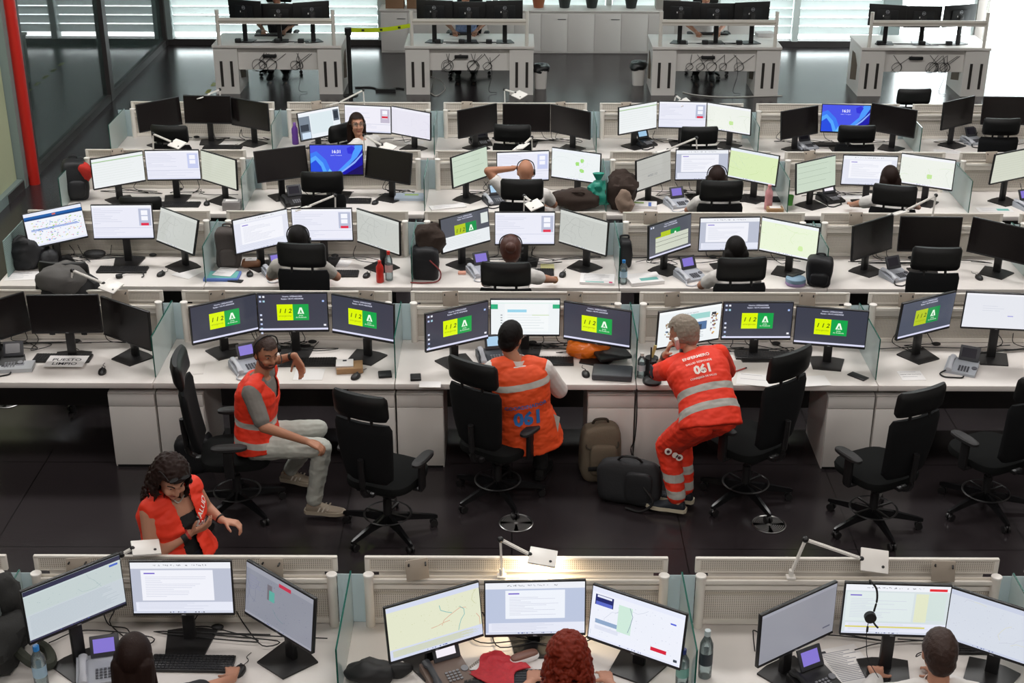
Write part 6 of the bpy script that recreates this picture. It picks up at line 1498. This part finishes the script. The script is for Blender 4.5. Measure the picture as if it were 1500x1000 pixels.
s.vest(vest_mat('orange_vest_c', ORANGE, ((.02, .075), (.15, .2))), t0=-.1, flare=.03, inf=.032)
WP = mat('white_print', 'f0e4dc', .6); WPD = mat('dark_red_print', '5a2430', .6)
o = s.patch([(-.085, .385), (.075, .385), (.075, .43), (-.085, .43)], mat('red_label', 'd8463a', .6), 'name_strip'); s.decal('ENFERMERO', .034, -.005, .4075, WP, bold=.03); s.decal('SALUD RESPONDE', .022, 0, .36, WP); s.decal('061', .085, .01, .30, WP, bold=.05, shear=.05); s.decal('061', .03, .008, .292, WPD, bold=.02); s.decal('CONSEJERÍA DE SALUD', .018, 0, .245, WP)
s.hair(HG, 'short', thick=.017, vox=.005, fuzz=.004)
band(s, s.arms['L'][2], s.arms['L'][1], mat('olive_watch', '4a4c40', .5), 'wristwatch', .031, .03, .04)
w = s.arms['L'][2]; MB().box(aty(992, 503, 9.0) - s.org, (.03, .03, .13), rot=(.5, -.35, .2), bev=.008).build('phone_at_ear', mat('white_phone', 'e4e0dc', .35), s.t)
a, e, w, r = s.arms['L']; c = a.lerp(e, .62) + V(-.068, -.0, 0); MB().box(c - s.org, (.012, .07, .085), rot=(0, 0, .2), bev=.004).build('arm_badge', mat('dark_badge', '1c2030', .6), s.t)
a, kn, A, tv = s.legs['L']; c = kn.lerp(a, .15) + V(-.0, -.122, -.03); mb = MB()
for dx, rr_ in ((-.04, .026), (.01, .022), (.04, .026)): mb.cyl(c + V(dx, 0, -dx * .6) - s.org, c + V(dx, -.004, -dx * .6) - s.org, rr_, n=14)
mb.build('thigh_emblem', WP, s.t); mb = MB()
for dx, rr_ in ((-.04, .012), (.04, .012)): mb.cyl(c + V(dx, -.003, -dx * .6) - s.org, c + V(dx, -.006, -dx * .6) - s.org, rr_, n=12)
mb.build('emblem_centre', WPD, s.t)

# the standing woman behind the front desks
P = V(-1.87, 6.93, .90); N = V(-1.845, 6.885, 1.33)
s = Person('woman with long dark hair in open orange vest, standing behind front desks', P, P.lerp(N, .5) + V(-.02, .02, 0), N, (-.55, -.83, 0), (-.60, -.8, -.05), (-1.815, 6.80, 1.475), (.50, -.74, -.5), True, SKIN, .0065, bulk=1.1)
s.arm('R', (-1.745, 6.80, 1.12), None, elbow=(-1.94, 6.71, 1.03), d=(.85, .1, .35), n=(.1, .6, .7), th=(-.2, .4, .9), curl=.45, r=1.15)
s.arm('L', (-1.615, 7.04, 1.06), None, elbow=(-1.72, 7.12, 1.10), d=(1, -.15, -.15), n=(-.1, -.2, -1), th=(0, -1, -.2), curl=.85)
s.leg('R', (-1.86, 6.88, .10), knee=(-1.84, 6.89, .50), toe=(.7, -.6, 0)); s.leg('L', (-1.78, 7.02, .10), knee=(-1.76, 7.02, .5), toe=(.8, -.5, 0))
s.finish(); s.trousers(NAV); s.shoes(BLKM)
def tcut(c): return (c.z > .34 and c.y > 0 and abs(c.x) < .07) or c.z > .40
s.shirt(BKC, 0, cut=tcut, name='tank_top', inf=.012)
def ocut(c): return c.y > .0 and abs(c.x - .0) < (.05 + max(0, c.z - .1) * .03)
s.vest(vest_mat('orange_vest_d', ORANGE, ()), cut=ocut, inf=.03, flare=.10, t0=.0)
s.decal('061', .07, -.1, .25, WP, side=1, bold=.03); s.decal('SALUD', .045, -.1, .33, WP, side=1, rot=.5)
s.hair(HD, 'long', length=.24, vox=.005, curls=700, thick=.034, fuzz=.006, front=.1); s.face(smile=.5); s.glasses(up=.11, shades=True, fwd=.028)
s.t.location.x -= .055
band(s, s.arms['L'][2], s.arms['L'][1], BLKM, 'bracelet', .03, .015, .008); band(s, s.arms['R'][2], s.arms['R'][1], BLKM, 'smartwatch', .034, .035, .03); band(s, s.arms['R'][2], s.arms['R'][1], mat('red_strap', 'b8302a', .6), 'wrist_strap', .033, .01, .012)
mb = MB().tube([s.N + V(.0, -.05, .02) - s.org, s.N + V(.05, -.07, -.02) - s.org, s.N + V(.075, -.02, .0) - s.org], .004, n=6); mb.build('necklace', mat('silver_chain', 'c8c4bc', .3, .8), s.t)

# ------------------------------------------------------------------ let the things on the desks settle beside each other instead of inside each other
def foot(o, only=None):
    pts = []
    def walk(q, M, top):
        if not top: M = M @ q.matrix_local
        if q.type == 'MESH' and 'cord' not in q.name and (only is None or only in q.name):
            for v in q.data.vertices:
                c = M @ v.co
                if c.z < .075: pts.append((c.x, c.y))
        for ch in q.children: walk(ch, M, False)
    walk(o, Matrix.Identity(4), True)
    if not pts: return None
    x0, x1 = min(p[0] for p in pts), max(p[0] for p in pts); y0, y1 = min(p[1] for p in pts), max(p[1] for p in pts)
    g = .003; return [(x0 - g, y0 - g), (x1 + g, y0 - g), (x1 + g, y1 + g), (x0 - g, y1 + g)]
def world(poly, o):
    a = o.rotation_euler.z; c, s_ = math.cos(a), math.sin(a); X, Y = o.location.x, o.location.y
    return [(X + x * c - y * s_, Y + x * s_ + y * c) for x, y in poly]
def mtv(A, B):
    best = None
    for P in (A, B):
        for i in range(4):
            ex, ey = P[(i + 1) % 4][0] - P[i][0], P[(i + 1) % 4][1] - P[i][1]; l = math.hypot(ex, ey) or 1; nx, ny = ey / l, -ex / l
            a = [x * nx + y * ny for x, y in A]; b = [x * nx + y * ny for x, y in B]
            if max(a) <= min(b) or max(b) <= min(a): return None
            d1, d2 = max(b) - min(a), max(a) - min(b)
            d, s_ = (d1, 1) if d1 < d2 else (d2, -1)
            if best is None or d < best[0]: best = (d, nx * s_, ny * s_)
    return best
bpy.context.view_layer.update()
fixed = []
items = []
for o in list(COL.objects):
    if o.parent or 'category' not in o: continue
    n = o.name.split('.')[0]
    if n == 'computer_monitor' and o.location.y < 20: f_ = foot(o, 'stand_base'); fixed.append(world(f_, o))
    elif n == 'glass_divider': fixed.append(world([(-.006, -.69), (.006, -.69), (.006, .0), (-.006, .0)], o))
    elif abs(o.location.z - DZ) < .012 and o.location.y < 20 and n not in ('cable_tangle', 'end_screen', 'radio_charger', 'mug', 'backpack', 'coat', 'scarf', 'folded_coat', 'dark_bag', 'carrier_bag', 'holdall', 'shoulder_bag', 'hand_bag'):
        f_ = foot(o)
        if f_: items.append((-(f_[1][0] - f_[0][0]) * (f_[2][1] - f_[1][1]), o.name, o, f_))
items.sort(key=lambda t: (t[0], t[1]))
placed = []
for _, nm, o, f_ in items:
    if o.name.startswith('folder') and 'blue-edged' in o['label']: continue
    o0 = o.location.copy()
    for it in range(24):
        moved = False; W = world(f_, o)
        for Q in fixed + placed:
            if abs(Q[0][0] - W[0][0]) > 1.2 or abs(Q[0][1] - W[0][1]) > 1.2: continue
            m = mtv(W, Q)
            if m and m[0] < .14:
                o.location.x += m[1] * (m[0] + .001); o.location.y += m[2] * (m[0] + .001); W = world(f_, o); moved = True
        if not moved or (o.location - o0).length > .11: break
    if (o.location - o0).length > .11: o.location = o0
    placed.append(world(f_, o))
